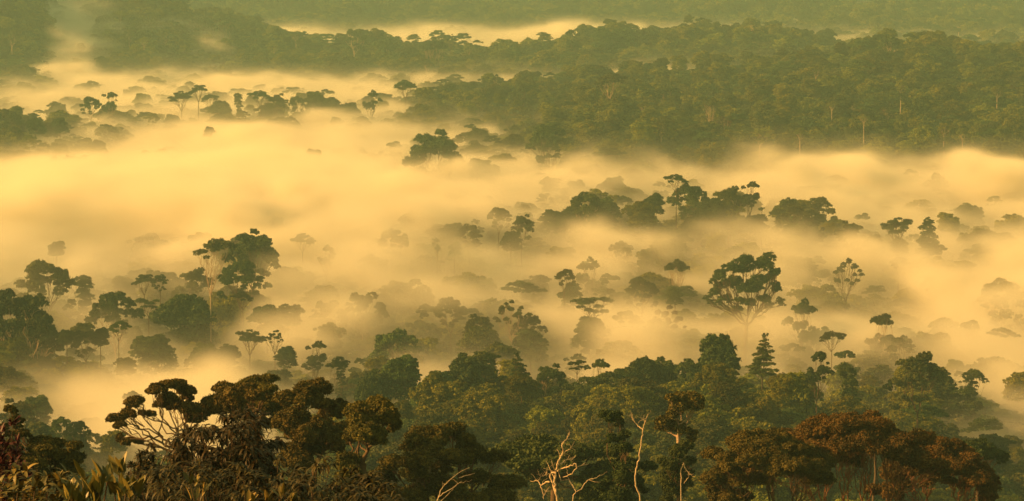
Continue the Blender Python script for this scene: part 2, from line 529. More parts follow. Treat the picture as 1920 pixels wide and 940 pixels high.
# ------------------------------------------------------------------ ground sheet
us = np.linspace(-0.5, 0.5, 140)
ys = np.concatenate([np.linspace(-700, 500, 25), np.linspace(520, 3800, 190), np.linspace(3850, 7500, 70)])
GX, GY = np.meshgrid(us, ys)
GX = GX * np.maximum(GY, 900) * 1.15
GZ = land(GX, GY)
nx, ny = len(us), len(ys)
ii = np.arange(nx * ny).reshape(ny, nx)
q = np.stack([ii[:-1, :-1], ii[:-1, 1:], ii[1:, 1:], ii[1:, :-1]], -1).reshape(-1, 4)
g = ob('hillside_terrain', mesh('terrain', np.stack([GX, GY, GZ], -1).reshape(-1, 3), q, M['floor'], smooth_shade=True))
tag(g, kind='structure')

# ------------------------------------------------------------------ haze box round everything
hm, n, l = new_mat('haze')
n.remove(n['Principled BSDF'])
pv = n.new('ShaderNodeVolumePrincipled')
pv.inputs['Color'].default_value = (0.50, 0.86, 0.90, 1)
pv.inputs['Density'].default_value = 0.000125
pv.inputs['Anisotropy'].default_value = 0.0
l.new(pv.outputs[0], n['Material Output'].inputs['Volume'])
bx = np.array([(x, y, z) for x in (-5200, 5200) for y in (-800, 7700) for z in (float(GZ.min()) - 1.5, 345)])
hz = ob('haze', mesh('haze', bx, np.array([(0, 1, 3, 2), (4, 6, 7, 5), (0, 4, 5, 1), (2, 3, 7, 6), (0, 2, 6, 4), (1, 5, 7, 3)]), hm))
tag(hz, 'thin golden haze in the air over the forest', kind='stuff')

# ------------------------------------------------------------------ mist in the valleys: true 3-D density grids
# control table of mist strength over the land (columns: photo columns as bearings, rows: distance)
MC = np.array([-400, 0, 140, 250, 400, 650, 800, 950, 1150, 1400, 1700, 1920, 2320])
MIST = {  # distance: (strength...)
    560:  [0.0] * 13,
    700:  [.05, .05, .07, .1, .1, .03, 0, 0, 0, 0, .02, .25, .3],
    790:  [.12, .14, .2, .3, .3, .08, .02, 0, 0, .02, .15, .6, .7],
    860:  [.8, .8, 1.0, 1.3, 1.3, .8, .2, .15, .15, .2, .5, .9, .9],
    930:  [2.2, 2.2, 2.6, 2.6, 2.6, 1.6, .7, .7, .8, .9, .9, 1, 1],
    1020: [.7, .7, .8, .9, 1, .9, .9, .9, 1, 1, 1, 1, 1],
    1120: [.6, .6, .7, .8, .8, .9, .9, .9, .9, 1, 1, 1, 1],
    1250: [.9, .9, 1, 1, .8, 1, 1, 1, .8, .9, .9, 1, 1],
    1400: [1.2, 1.2, 1.2, 1.1, 1, 1.1, 1.1, .8, .8, .8, .8, .9, .9],
    1550: [1.5, 1.5, 1.5, 1.4, 1.3, 1.2, 1.0, .9, .8, .8, .8, .8, .8],
    1750: [1.6, 1.6, 1.6, 1.6, 1.5, 1.4, 1.2, 1.1, 1.0, 1, 1.1, 1.1, 1.1],
    1880: [1.4, 1.4, 1.5, 1.4, 1.3, 1.1, 1, .8, .7, .8, 1, 1, 1],
    2000: [.5, .5, .9, 1.3, 1.3, 1.3, 1.2, .9, .15, .1, .1, .1, .1],
    2130: [.7, .7, 1.1, 1.3, 1.3, 1.3, 1.2, .6, .05, 0, 0, 0, 0],
    2250: [.7, .7, 1.1, 1.2, 1.2, 1.2, .8, .2, 0, 0, 0, 0, 0],
    2500: [1, 1, 1, 1, 1, .9, .25, .08, .05, .03, 0, 0, 0],
    2760: [1, 1, 1, 1, 1, .8, .6, .5, .5, .5, .4, .2, .2],
    2900: [1, 1, 1, 1, 1, .6, .6, .6, .6, .6, .4, .3, .3],
    3150: [.1, .1, .9, .3, .3, .1, .1, .1, .05, .05, .2, .2, .2],
    3400: [0, 0, .8, .3, .15, .3, .3, .3, .1, .1, .3, .3, .3],
    3650: [.1, .1, .1, .2, .4, .8, .9, .9, .8, .5, .6, .5, .5],
    4050: [.1, .1, .1, .2, .3, .7, .8, .8, .8, .5, .6, .5, .5],
    4300: [0, 0, 0, 0, 0, .05, .05, .05, .05, .05, .05, .05, .05],
    4850: [0, 0, 0, 0, 0, 0, 0, 0, 0, 0, .6, .6, .6],
    5200: [0, 0, 0, 0, 0, 0, 0, 0, 0, 0, .8, .8, .8],
}
MTOP = {  # height of the mist's top
    560:  [34] * 13,
    900:  [43, 44, 48, 51, 51, 46, 38, 36, 36, 36, 40, 42, 42],
    1050: [38, 38, 38, 40, 40, 40, 40, 40, 40, 38, 40, 40, 40],
    1300: [44, 44, 44, 42, 40, 42, 42, 42, 42, 40, 40, 40, 40],
    1500: [38, 42, 46, 48, 52, 54, 48, 44, 42, 42, 42, 44, 44],
    1750: [38, 44, 48, 50, 54, 52, 38, 44, 46, 48, 48, 48, 48],
    1950: [42, 42, 42, 42, 42, 42, 40, 42, 42, 42, 42, 44, 44],
    2200: [42, 42, 46, 50, 50, 50, 46, 44, 38, 38, 38, 38, 38],
    2330: [42, 42, 42, 44, 44, 44, 38, 38, 38, 38, 38, 38, 38],
    2500: [44, 44, 44, 46, 46, 44, 40, 40, 40, 40, 40, 40, 40],
    2850: [44, 44, 44, 46, 46, 50, 52, 54, 56, 60, 62, 50, 50],
    3050: [44, 44, 50, 46, 46, 46, 44, 44, 46, 50, 50, 46, 46],
    3250: [44, 44, 112, 80, 46, 44, 40, 40, 40, 40, 40, 40, 40],
    3500: [44, 44, 116, 96, 46, 46, 44, 44, 44, 44, 44, 44, 44],
    3800: [44, 44, 60, 50, 54, 58, 58, 58, 58, 52, 44, 44, 44],
    5400: [56] * 13,
}
MU = (MC - 960) / F
def tab(D):
    Y = np.array(sorted(D)); return Y, np.array([D[k] for k in Y], float)
for k_, f_ in ((930, .6), (1020, .42), (1120, .36), (1250, .4), (1400, .5), (1550, .7)):
    MIST[k_] = [v * (f_ if u > 900 or k_ < 1300 else (f_ + 1) / 2) for v, u in zip(MIST[k_], MC)]
MIST[1550][:5] = [1.5] * 5; MIST[1750][:6] = [2.0] * 6
MY, MT = tab(MIST); TY, TT = tab(MTOP)
SIGMA = 0.026

DIPS = []                     # clearings where the mist lies lower in front of a tree: x, y, reach across, reach along, metres
for px_, py_, H_, a_, w_ in ((1395, 478, 66, 13, 34), (394, 446, 64, 17, 20), (85, 486, 52, 8, 24), (1518, 558, 52, 9, 20), (1655, 586, 52, 9, 20), (742, 618, 50, 7, 22), (965, 563, 52, 9, 22),
                             (1246, 569, 50, 9, 20), (1266, 484, 52, 9, 18), (1112, 556, 50, 8, 18), (472, 430, 56, 8, 22),  (1586, 484, 52, 8, 18), (1880, 521, 52, 8, 26), (810, 242, 60, 14, 50)):
    p_ = place(px_, py_, H_)
    DIPS.append((p_[0], p_[1] - 55, w_, 95, a_))

def mist(x, y, z):
    u = x / y
    # warp the lookup so that nothing follows the straight rows of the table
    wx = fbm(x / 110, y / 150, seed=31, octaves=3) * 0.018
    wy = fbm(x / 90, y / 140, seed=47, octaves=3) * 75 * (y / 1500)
    amp = table(u + wx, y + wy, MU, MY, MT)
    top = table(u + wx, y + wy, MU, TY, TT)
    mid = smooth((y - 960) / 120) * smooth((1830 - y) / 200)
    top = top + 3.0 + 12.0 * mid + (15.0 - 11.0 * smooth((amp - 1.0) / 0.5)) * (1.0 - .58 * smooth((y - 1650) / 200)) * fbm(x / 70, y / 130, z / 50, seed=5, octaves=4)
    xs = x + 1.2 * z + 14 * vnoise(x / 40, y / 60, z / 20, seed=91)            # wisps lean with the drift of the air
    for dx_, dy_, rx_, ry_, a_ in DIPS:
        top = top - a_ * np.exp(-((x - dx_) / rx_) ** 2 - ((y - dy_) / ry_) ** 2)
    w3 = fbm(xs / 32, y / 58, z / 12, seed=11, octaves=4)
    big = fbm(xs / 120, y / 170, z / 50, seed=23, octaves=3)
    top = top + (5.0 * smooth((y - 700) / 200)) * fbm(x / 24 + 9, y / 44, z / 16, seed=71, octaves=3)
    d = smooth((top - z) / 17.0) ** 1.2
    calm = smooth((amp - 1.0) / 0.5)                                            # the thick bank is smoother
    d = d * np.clip(np.exp((2.3 - 1.9 * calm) * w3 + (1.1 - 1.0 * calm) * big) * (.80 + 1.5 * calm), 0.0, 6)
    thin = smooth((top + 16 - z) / 30.0) * (0.8 + 0.6 * big).clip(0.1, 2) * smooth((y - 780) / 150)
    return (SIGMA * amp * d + 0.0024 * np.minimum(amp, 1.2) * thin).clip(0)

def fog_bank(lo, hi, step, fade, label):
    lo, hi = np.array(lo, float), np.array(hi, float)
    n = np.ceil((hi - lo) / np.array(step)).astype(int) + 1
    ax = [np.linspace(lo[i], hi[i], n[i]) for i in range(3)]
    X, Y, Z = np.meshgrid(*ax, indexing='ij')
    D = mist(X, Y, Z)
    if fade[0]: D = D * np.clip((Y - lo[1]) / fade[0], 0, 1)
    if fade[1]: D = D * np.clip((hi[1] - Y) / fade[1], 0, 1)
    D = D * np.clip((hi[0] - np.abs(X)) / 60, 0, 1) * np.clip((hi[2] - Z) / 8, 0, 1)
    me = bpy.data.meshes.new('fog_bank')
    me.vertices.add(D.size)
    a = me.attributes.new('thickness', 'FLOAT', 'POINT'); a.data.foreach_set('value', D.ravel().astype(np.float32))
    me.materials.append(FOG)
    o = ob('fog_bank', me)
    tag(o, label, kind='stuff')
    ng = bpy.data.node_groups.new('fog_grid', 'GeometryNodeTree')
    ng.interface.new_socket('Geometry', in_out='INPUT', socket_type='NodeSocketGeometry')
    ng.interface.new_socket('Geometry', in_out='OUTPUT', socket_type='NodeSocketGeometry')
    N, L = ng.nodes, ng.links
    gi, go = N.new('NodeGroupInput'), N.new('NodeGroupOutput')
    vc = N.new('GeometryNodeVolumeCube')
    vc.inputs['Min'].default_value = lo; vc.inputs['Max'].default_value = hi
    for k, i in zip('XYZ', range(3)): vc.inputs['Resolution ' + k].default_value = int(n[i])
    def vm(op, a, b):
        q = N.new('ShaderNodeVectorMath'); q.operation = op; L.new(a, q.inputs[0])
        if b is not None: q.inputs[1].default_value = b
        return q
    pos = N.new('GeometryNodeInputPosition')
    v = vm('SUBTRACT', pos.outputs[0], lo)
    v = vm('MULTIPLY', v.outputs[0], (n - 1) / (hi - lo))
    v = vm('ADD', v.outputs[0], (.5, .5, .5))
    v = vm('FLOOR', v.outputs[0], None)
    v = vm('DOT_PRODUCT', v.outputs[0], (int(n[1] * n[2]), int(n[2]), 1))
    ti = N.new('FunctionNodeFloatToInt'); ti.rounding_mode = 'ROUND'; L.new(v.outputs['Value'], ti.inputs[0])
    na = N.new('GeometryNodeInputNamedAttribute'); na.data_type = 'FLOAT'; na.inputs[0].default_value = 'thickness'
    si = N.new('GeometryNodeSampleIndex'); si.data_type = 'FLOAT'
    L.new(gi.outputs[0], si.inputs[0]); L.new(na.outputs[0], si.inputs['Value']); L.new(ti.outputs[0], si.inputs['Index'])
    L.new(si.outputs[0], vc.inputs['Density'])
    sm = N.new('GeometryNodeSetMaterial'); sm.inputs['Material'].default_value = FOG
    L.new(vc.outputs[0], sm.inputs[0]); L.new(sm.outputs[0], go.inputs[0])
    o.modifiers.new('fog', 'NODES').node_group = ng
    return o

FOG, n, l = new_mat('valley_mist')
n.remove(n['Principled BSDF'])
pv = n.new('ShaderNodeVolumePrincipled')
pv.inputs['Color'].default_value = (0.995, 0.955, 0.84, 1)
pv.inputs['Density'].default_value = 1.0
pv.inputs['Anisotropy'].default_value = 0.0
l.new(pv.outputs[0], n['Material Output'].inputs['Volume'])
FOG.cycles.volume_interpolation = 'LINEAR'
fog_bank((-430, 560, -4), (430, 1900, 80), (4, 4, 3), (0, 80), 'golden mist filling the near valley between the emergent trees')
fog_bank((-860, 1820, -4), (860, 3700, 130), (9, 9, 4), (80, 150), 'golden mist lying before the far forested hills')
fog_bank((-1250, 3550, -4), (1250, 5600, 80), (18, 18, 5), (150, 0), 'thin bright mist in the farthest valleys')

# ------------------------------------------------------------------ trees read from the photograph
# kind, px, py of the top, crown width in px, height in m, leaf, bark, seed, label
E_ = 'emergent_tree'
TREES = [
 ('dome', 85, 486, 108, 52, 'olive', 'bark', 0, 'layered flat-topped tree rising out of the mist behind the dense left grove'),
 ('dome', 38, 537, 150, 50, 'green', 'pale', 1, 'broad dark tree with pale limbs at the left edge above the grove'),
 ('column', 155, 515, 38, 48, 'green', 'bark', 0, 'slim hazy column tree right of the layered flat-topped tree'),
 ('umbrella', 270, 513, 50, 52, 'green', 'bark', 1, 'small airy umbrella tree with a side tuft standing alone in mist'),
 ('dome', 300, 515, 30, 51, 'green', 'bark', 2, 'narrow side tuft beside the small airy umbrella tree'),
 ('dome', 215, 546, 102, 51, 'green', 'pale', 0, 'wide spreading dome tree with pale limbs above the left grove'),
 ('flat', 278, 558, 46, 46, 'green', 'bark', 2, 'thin flat crown tucked behind the wide spreading dome tree'),
 ('round', 345, 549, 112, 50, 'green', 'bark', 1, 'large rounded grey-green tree left of the tall pale pink trunk'),
 ('round', 125, 620, 30, 46, 'green', 'bark', 0, 'small ball-shaped crown on the top of the left grove'),
 ('dome', 160, 620, 50, 45, 'green', 'bark', 2, 'small dome tree next to the ball-shaped crown of the left grove'),
 ('round', 188, 614, 36, 47, 'green', 'bark', 2, 'dark knob-like crown on the left grove under the wide dome tree'),
 ('umbrella', 222, 601, 48, 48, 'green', 'bark', 1, 'dark umbrella crown crossing in front of the wide spreading dome tree'),
 ('round', 285, 624, 78, 44, 'green', 'bark', 0, 'smooth hazy round tree at the right end of the left grove'),
 ('vase', 394, 446, 64, 68, 'olive', 'pale', 0, 'tall tree with a forked pale pink trunk lit by the sun'),
 ('dome', 472, 430, 84, 58, 'green', 'bark', 1, 'tall dark double-headed tree behind the pale pink trunk'),
 ('round', 475, 442, 72, 56, 'green', 'bark', 2, 'shaded leafy mass below the tall dark double-headed tree'),
 ('dome', 450, 487, 84, 54, 'green', 'bark', 0, 'wide dark crown right beside the pale pink trunk'),
 ('round', 500, 571, 62, 46, 'green', 'bark', 1, 'dark hump-shaped crown alone in mist right of the pale pink trunk'),
 ('dome', 680, 547, 68, 50, 'olive', 'bark', 2, 'arched feathery crown alone in the open mist left of centre'),
 ('umbrella', 468, 618, 56, 50, 'green', 'bark', 2, 'dark layered crown with thin tufts reaching right over the mist'),
 ('sparse', 515, 620, 36, 50, 'green', 'bark', 0, 'thin tufted branches reaching out beside the dark layered crown'),
 ('round', 380, 643, 50, 45, 'green', 'bark', 2, 'low rounded crown left of the dark layered crown'),
 ('round', 428, 646, 44, 44, 'green', 'bark', 0, 'low dark crown filling the gap under the dark layered crown'),
 ('round', 538, 650, 42, 46, 'green', 'bark', 1, 'small square-shouldered dark crown floating in the mist'),
 ('tuft', 637, 668, 42, 50, 'green', 'bark', 0, 'slim tall tree with a mop head beside the dark round tree'),
 ('round', 697, 692, 76, 44, 'green', 'bark', 0, 'big smooth round dark tree at the left foot of the forest ridge'),
 ('dome', 742, 618, 106, 51, 'green', 'bark', 2, 'wide shaggy dark dome tree in the mist above the round tree'),
 ('round', 748, 665, 86, 47, 'green', 'bark', 2, 'hazy mound of a tree right under the wide shaggy dome tree'),
 ('dome', 845, 557, 62, 48, 'olive', 'bark', 0, 'soft tan dome tree half sunk in the mist near the centre'),
 ('dome', 902, 587, 62, 50, 'olive', 'bark', 1, 'upper brownish dome of the pair at the centre of the mist'),
 ('round', 900, 611, 78, 47, 'olive', 'pale', 1, 'broad brownish crown with pale stems at the centre of the mist'),
 ('sparse', 965, 563, 74, 54, 'olive', 'pale', 1, 'open-branched tree with a small topknot near the centre'),
 ('dome', 992, 590, 56, 48, 'olive', 'bark', 2, 'hazy tan dome behind the open-branched topknot tree'),
 ('round', 995, 614, 66, 46, 'green', 'bark', 0, 'dark sloping crown under the open-branched topknot tree'),
 ('dome', 1058, 503, 40, 54, 'olive', 'bark', 0, 'thin faint umbrella crown above a narrow hazy column tree'),
 ('column', 1062, 530, 40, 46, 'green', 'bark', 1, 'narrow hazy column tree below a thin faint umbrella crown'),
 ('flat', 1112, 556, 76, 51, 'green', 'bark', 0, 'strikingly flat-topped green tree right of centre'),
 ('round', 1105, 592, 62, 44, 'green', 'bark', 1, 'shaded hazy mass below the strikingly flat-topped tree'),
 ('umbrella', 1180, 582, 66, 48, 'green', 'pale', 1, 'ragged flat crown with pale twigs left of the bare sunlit tree'),
 ('sparse', 1246, 569, 66, 50, 'rust', 'pale', 2, 'nearly bare tree with sunlit reddish branches right of centre'),
 ('dome', 1204, 519, 64, 50, 'green', 'bark', 0, 'compact curly dome tree in the mist behind the bare sunlit tree'),
 ('vase', 1266, 484, 42, 54, 'olive', 'pale', 1, 'slender vase-shaped tree with pale stems behind the curly dome tree'),
 ('round', 1266, 538, 36, 46, 'green', 'bark', 2, 'small dark round crown at the foot of the slender vase-shaped tree'),
 ('dome', 735, 427, 46, 52, 'olive', 'bark', 1, 'curly tan crown next to a thin dark spike in thick mist'),
 ('column', 761, 438, 11, 50, 'green', 'bark', 2, 'thin dark spike of a tree beside the curly tan crown'),
 ('irregular', 820, 446, 24, 50, 'green', 'bark', 0, 'little two-tufted dark crown peeking out of thick mist'),
 ('round', 852, 453, 27, 47, 'green', 'bark', 2, 'little dark cap right of the two-tufted crown'),
 ('round', 790, 392, 80, 48, 'olive', 'bark', 0, 'wide hazy dome at the left end of the misty wooded rise'),
 ('dome', 880, 420, 46, 50, 'olive', 'bark', 2, 'hazy notched crown between the wide dome and the wooded rise'),
 ('round', 912, 367, 42, 46, 'olive', 'bark', 1, 'faint tall hump on the skyline of the misty wooded rise'),
 ('dome', 935, 388, 46, 49, 'olive', 'bark', 0, 'hazy curly crown just right of the faint tall hump'),
 ('dome', 978, 402, 44, 54, 'green', 'bark', 1, 'dark curly crown leaning right at the middle of the wooded rise'),
 ('round', 958, 435, 40, 48, 'green', 'bark', 2, 'dark blue-green crown below the leaning curly crown'),
 ('dome', 1020, 362, 28, 48, 'olive', 'bark', 2, 'small faint crown on the skyline left of the umbrella tree'),
 ('dome', 1080, 337, 48, 56, 'green', 'bark', 2, 'umbrella tree on the skyline of the wooded rise'),
 ('round', 1152, 330, 40, 54, 'green', 'bark', 0, 'round ball crown on the skyline of the wooded rise'),
 ('dome', 1100, 360, 70, 56, 'green', 'pale', 2, 'full dark crown with pale forked trunks on the wooded rise'),
 ('round', 1035, 393, 46, 50, 'green', 'bark', 1, 'dark clump at the left foot of the full dark crown'),
 ('round', 1070, 385, 54, 50, 'green', 'bark', 0, 'dark leafy shoulder between clump and full crown on the wooded rise'),
 ('round', 1135, 368, 60, 50, 'green', 'bark', 2, 'broad dark crown right of the pale forked trunks'),
 ('round', 1190, 352, 38, 46, 'green', 'bark', 1, 'hazy hump in the dip of the wooded rise'),
 ('umbrella', 1268, 327, 40, 60, 'green', 'bark', 0, 'airy two-tier umbrella crown high over the wooded rise'),
 ('round', 1225, 362, 42, 52, 'green', 'bark', 2, 'dark round crown left of the airy two-tier umbrella crown'),
 ('dome', 1292, 344, 80, 54, 'green', 'bark', 0, 'broad dark dome below the airy two-tier umbrella crown'),
 ('round', 1335, 372, 66, 50, 'green', 'bark', 1, 'dark crown sloping down into mist below the broad dark dome'),
 ('dome', 1366, 348, 62, 54, 'olive', 'pale', 1, 'lacy brown umbrella tree at the right end of the wooded rise'),
 ('irregular', 1405, 340, 44, 55, 'olive', 'bark', 1, 'leaning olive tree last on the right of the wooded rise'),
 ('umbrella', 1428, 389, 14, 50, 'green', 'bark', 2, 'tiny parasol tree on a thin stem right of the wooded rise'),
 ('tuft', 1458, 392, 22, 50, 'green', 'bark', 1, 'small mop-headed tree left of the big dark clump in mist'),
 ('dome', 1493, 382, 44, 56, 'olive', 'bark', 2, 'curly olive crown on top of the big dark clump in mist'),
 ('dome', 1526, 393, 46, 54, 'green', 'bark', 0, 'dark umbrella-like crown on the right of the big dark clump'),
 ('round', 1500, 406, 86, 50, 'green', 'bark', 2, 'big dark clump of a tree standing in mist right of the rise'),
 ('dome', 1595, 415, 50, 50, 'olive', 'bark', 1, 'low hazy umbrella crown right of the big dark clump'),
 ('round', 1640, 440, 38, 46, 'green', 'bark', 1, 'low hazy cap below and right of the hazy umbrella crown'),
 ('umbrella', 1683, 407, 64, 53, 'green', 'bark', 2, 'sharp double-tier umbrella tree left of the dark cone tree'),
 ('cone', 1741, 407, 48, 52, 'green', 'bark', 0, 'dark cone-shaped tree in the mist on the right'),
 ('round', 1500, 480, 62, 42, 'green', 'bark', 0, 'shadowy blue-green mound sunk in mist behind the giant tree'),
 ('sparse', 1586, 484, 66, 47, 'green', 'bark', 1, 'two-headed bonsai-like tree standing alone in bright mist'),
 ('dome', 1743, 518, 32, 46, 'olive', 'bark', 0, 'little lone mushroom cap in bright mist on the right'),
 ('dome', 1880, 521, 92, 53, 'olive', 'pale', 2, 'open curly tree with radiating pale limbs at the right edge'),
 ('irregular', 1518, 558, 84, 52, 'green', 'bark', 0, 'dark three-headed tree just right of the giant tree'),
 ('irregular', 1655, 586, 78, 52, 'olive', 'pale', 1, 'airy brown tree with bare lower limbs right of the three-headed tree'),
 ('layered', 1430, 625, 60, 42, 'green', 'bark', 0, 'feathery tiered tree on the ridge right of the tall dark round tree'),
 ('round', 1350, 624, 90, 49, 'green', 'bark', 2, 'tall dark round tree crowning the forest ridge'),
 ('irregular', 1532, 658, 58, 42, 'green', 'bark', 2, 'dark tree with a domed head and side lobes on the ridge'),
 ('column', 1592, 677, 42, 38, 'green', 'bark', 2, 'dark leaning twin-headed tree on the right slope of the ridge'),
 ('dome', 1722, 656, 88, 46, 'olive', 'bark', 1, 'pale golden dome tree behind the right slope of the ridge'),
 ('round', 1760, 693, 74, 44, 'olive', 'bark', 1, 'hazy rounded tree sloping down from the pale golden dome tree'),
 ('tuft', 1823, 693, 40, 46, 'green', 'bark', 2, 'solitary tall mop-headed tree on the far right in mist'),
 ('round', 1852, 778, 60, 36, 'green', 'bark', 1, 'rounded dark tree at the right below the solitary mop-headed tree'),
 ('round', 820, 692, 90, 34, 'green', 'bark', 1, 'big rounded crown at the left shoulder of the forest ridge'),
 ('round', 868, 662, 74, 42, 'green', 'bark', 0, 'broad hazy crown on the ridge behind the left shoulder'),
 ('dome', 905, 680, 40, 40, 'green', 'bark', 1, 'small brownish crown on the ridge left of the tiered dark tree'),
 ('layered', 978, 660, 58, 42, 'green', 'bark', 0, 'dark tiered tree on the ridge line near the centre'),
 ('dome', 1030, 682, 66, 44, 'green', 'pale', 1, 'tree on the ridge with a bright straight white trunk'),
 ('flat', 1082, 676, 44, 42, 'green', 'bark', 1, 'thin hazy flat crown behind the ridge right of the white trunk'),
 ('irregular', 1117, 673, 62, 40, 'green', 'bark', 1, 'spiky dark tree on the ridge line right of the white trunk'),
 ('canopy', 1205, 665, 66, 38, 'green', 'bark', 1, 'square-shouldered crown at the left of the flat ridge top'),
 ('canopy', 1250, 668, 66, 37, 'green', 'bark', 2, 'level crown in the middle of the flat ridge top'),
 ('canopy', 1298, 674, 60, 36, 'green', 'bark', 0, 'level crown on the ridge just left of the tall dark round tree'),
 ('canopy', 1500, 697, 90, 32, 'forest', 'bark', 1, 'smooth light green mound of leaves on the right ridge slope'),
 ('umbrella', 946, 704, 44, 40, 'green', 'bark', 2, 'small umbrella tree with a pale broken limb on the ridge face'),
 ('dome', 35, 748, 76, 46, 'brown', 'bark', 1, 'brown-green crown low at the left edge under the mist band'),
 ('round', 68, 742, 60, 42, 'green', 'bark', 2, 'hazy grey crown at the lower left under the mist band'),
 ('round', 78, 790, 60, 42, 'green', 'bark', 0, 'grey-green crown left of the lower left twin domes'),
 ('dome', 115, 782, 46, 46, 'green', 'bark', 2, 'left dome of the twin domes at the lower left'),
 ('dome', 146, 790, 52, 45, 'green', 'bark', 0, 'right dome of the twin domes at the lower left'),
 ('irregular', 245, 735, 70, 46, 'green', 'bark', 2, 'hazy grey-green tree rising behind the big overhanging tree'),
 # ---- island of trees and hills beyond the mist
 ('dome', 170, 180, 40, 54, 'green', 'pale', 0, 'left tree of the pair standing clear of the far mist'),
 ('irregular', 206, 172, 38, 56, 'green', 'pale', 2, 'right taller tree of the pair standing clear of the far mist'),
 ('umbrella', 372, 158, 40, 58, 'green', 'bark', 1, 'highest umbrella tree of the far row in the mist'),
 ('umbrella', 340, 170, 44, 52, 'olive', 'bark', 2, 'hazy umbrella tree left of the highest one in the far row'),
 ('umbrella', 393, 176, 30, 50, 'green', 'bark', 0, 'small drooping umbrella right of the highest one in the far row'),
 ('round', 412, 188, 46, 48, 'green', 'bark', 1, 'rounded low crown left of the narrow dark tree in the far row'),
 ('column', 447, 174, 18, 54, 'green', 'bark', 0, 'narrow dark tree standing up in the far row'),
 ('umbrella', 488, 169, 40, 56, 'green', 'bark', 0, 'tiered umbrella tree right of the narrow dark tree'),
 ('dome', 519, 175, 36, 53, 'olive', 'bark', 1, 'hazy dome next to the tiered umbrella tree of the far row'),
 ('dome', 556, 180, 32, 50, 'green', 'bark', 2, 'small dome in the middle of the right half of the far row'),
 ('round', 592, 170, 40, 54, 'green', 'bark', 2, 'dark humped crown at the right end of the far row'),
 ('round', 622, 181, 46, 50, 'green', 'bark', 0, 'dark crown descending from the humped crown of the far row'),
 ('round', 655, 192, 44, 46, 'green', 'bark', 1, 'last hazy crown trailing off at the right of the far row'),
 ('dome', 28, 214, 34, 52, 'green', 'bark', 2, 'curly crown on the small dark wood at the far left'),
 ('round', 66, 220, 34, 48, 'green', 'bark', 0, 'middle crown on the small dark wood at the far left'),
 ('round', 112, 220, 30, 48, 'green', 'bark', 1, 'last crown on the right of the small dark wood at the far left'),
 ('round', 392, 237, 21, 50, 'olive', 'bark', 1, 'tiny lone cap poking out of the far mist'),
 ('dome', 535, 289, 58, 54, 'olive', 'bark', 1, 'faint arched dome tree in bright mist below the far row'),
 ('round', 583, 279, 44, 54, 'olive', 'bark', 2, 'faint broad crown right of the faint arched dome tree'),
 ('dome', 810, 242, 98, 60, 'green', 'bark', 1, 'big umbrella-domed tree alone in mist before the hills'),
 ('irregular', 695, 168, 36, 54, 'green', 'bark', 0, 'dark pointed crown at the left tip of the forested hill'),
 ('umbrella', 760, 149, 44, 56, 'green', 'bark', 2, 'broad dark crown behind the left tip of the forested hill'),
 ('dome', 1030, 230, 84, 54, 'green', 'bark', 0, 'large shaded dome tree where the hill meets the mist'),
 ('umbrella', 1143, 135, 58, 58, 'olive', 'pale', 0, 'tall layered tree with pale twin stems on the hill crest'),
 ('dome', 1250, 152, 50, 44, 'olive', 'pale', 1, 'brownish dome tree with forked pale limbs on the hill crest'),
 ('dome', 985, 152, 50, 44, 'olive', 'bark', 2, 'brownish dome tree on the hill crest left of the tall layered tree'),
 ('vase', 1333, 184, 34, 44, 'olive', 'pale', 2, 'tree with a bright white snag-like trunk above the mist line'),
 ('sparse', 1357, 218, 34, 36, 'rust', 'pale', 0, 'reddish bare-looking tree where mist licks up the hill'),
 ('sparse', 938, 138, 36, 44, 'olive', 'pale', 2, 'pale bare-forked tree in front of the middle hill'),
 ('vase', 816, 68, 46, 56, 'green', 'pale', 1, 'tree with a long white trunk on the middle hill'),
 ('dome', 664, 53, 40, 60, 'green', 'pale', 2, 'leaning tree on a pale trunk at the left of the middle hill'),
 ('dome', 721, 68, 54, 50, 'green', 'pale', 1, 'wide dome tree on the middle hill crest'),
 ('sparse', 845, 64, 18, 54, 'green', 'bark', 2, 'thin tufted crown beside the long white trunk'),
 ('vase', 415, 22, 50, 56, 'green', 'pale', 0, 'tall tree with a pale trunk on the saddle of the left hills'),
 ('round', 385, 32, 44, 48, 'green', 'bark', 0, 'rounded crown left of the pale-trunked tree on the saddle'),
 ('round', 152, 80, 16, 50, 'green', 'pale', 2, 'tiny ball-headed tree in the mist between the left hills'),
 ('column', 970, 88, 11, 52, 'green', 'bark', 0, 'needle-thin dark tree on the middle hill crest'),
 ('irregular', 1075, 55, 36, 52, 'green', 'bark', 1, 'lobed tree on the crest before the bright distant mist'),
 ('round', 1132, 48, 44, 50, 'green', 'bark', 2, 'tall humped tree on the crest before the bright distant mist'),
 ('round', 1168, 50, 46, 48, 'green', 'bark', 0, 'broad humped tree right of the tall humped tree on the crest'),
 ('sparse', 1595, 185, 36, 36, 'olive', 'pale', 1, 'thin pale-stemmed tree on the face of the right hill'),
 ('sparse', 1660, 200, 30, 34, 'olive', 'pale', 0, 'second thin pale-stemmed tree on the face of the right hill'),
 ('dome', 1668, 66, 46, 48, 'green', 'pale', 2, 'open-crowned tree at the top of the right hill'),
 ('round', 1765, 84, 50, 44, 'green', 'bark', 1, 'big dark crown on the right hill crest'),
]
HEROES = {(394, 446), (472, 430), (85, 486), (38, 537), (1586, 484)}
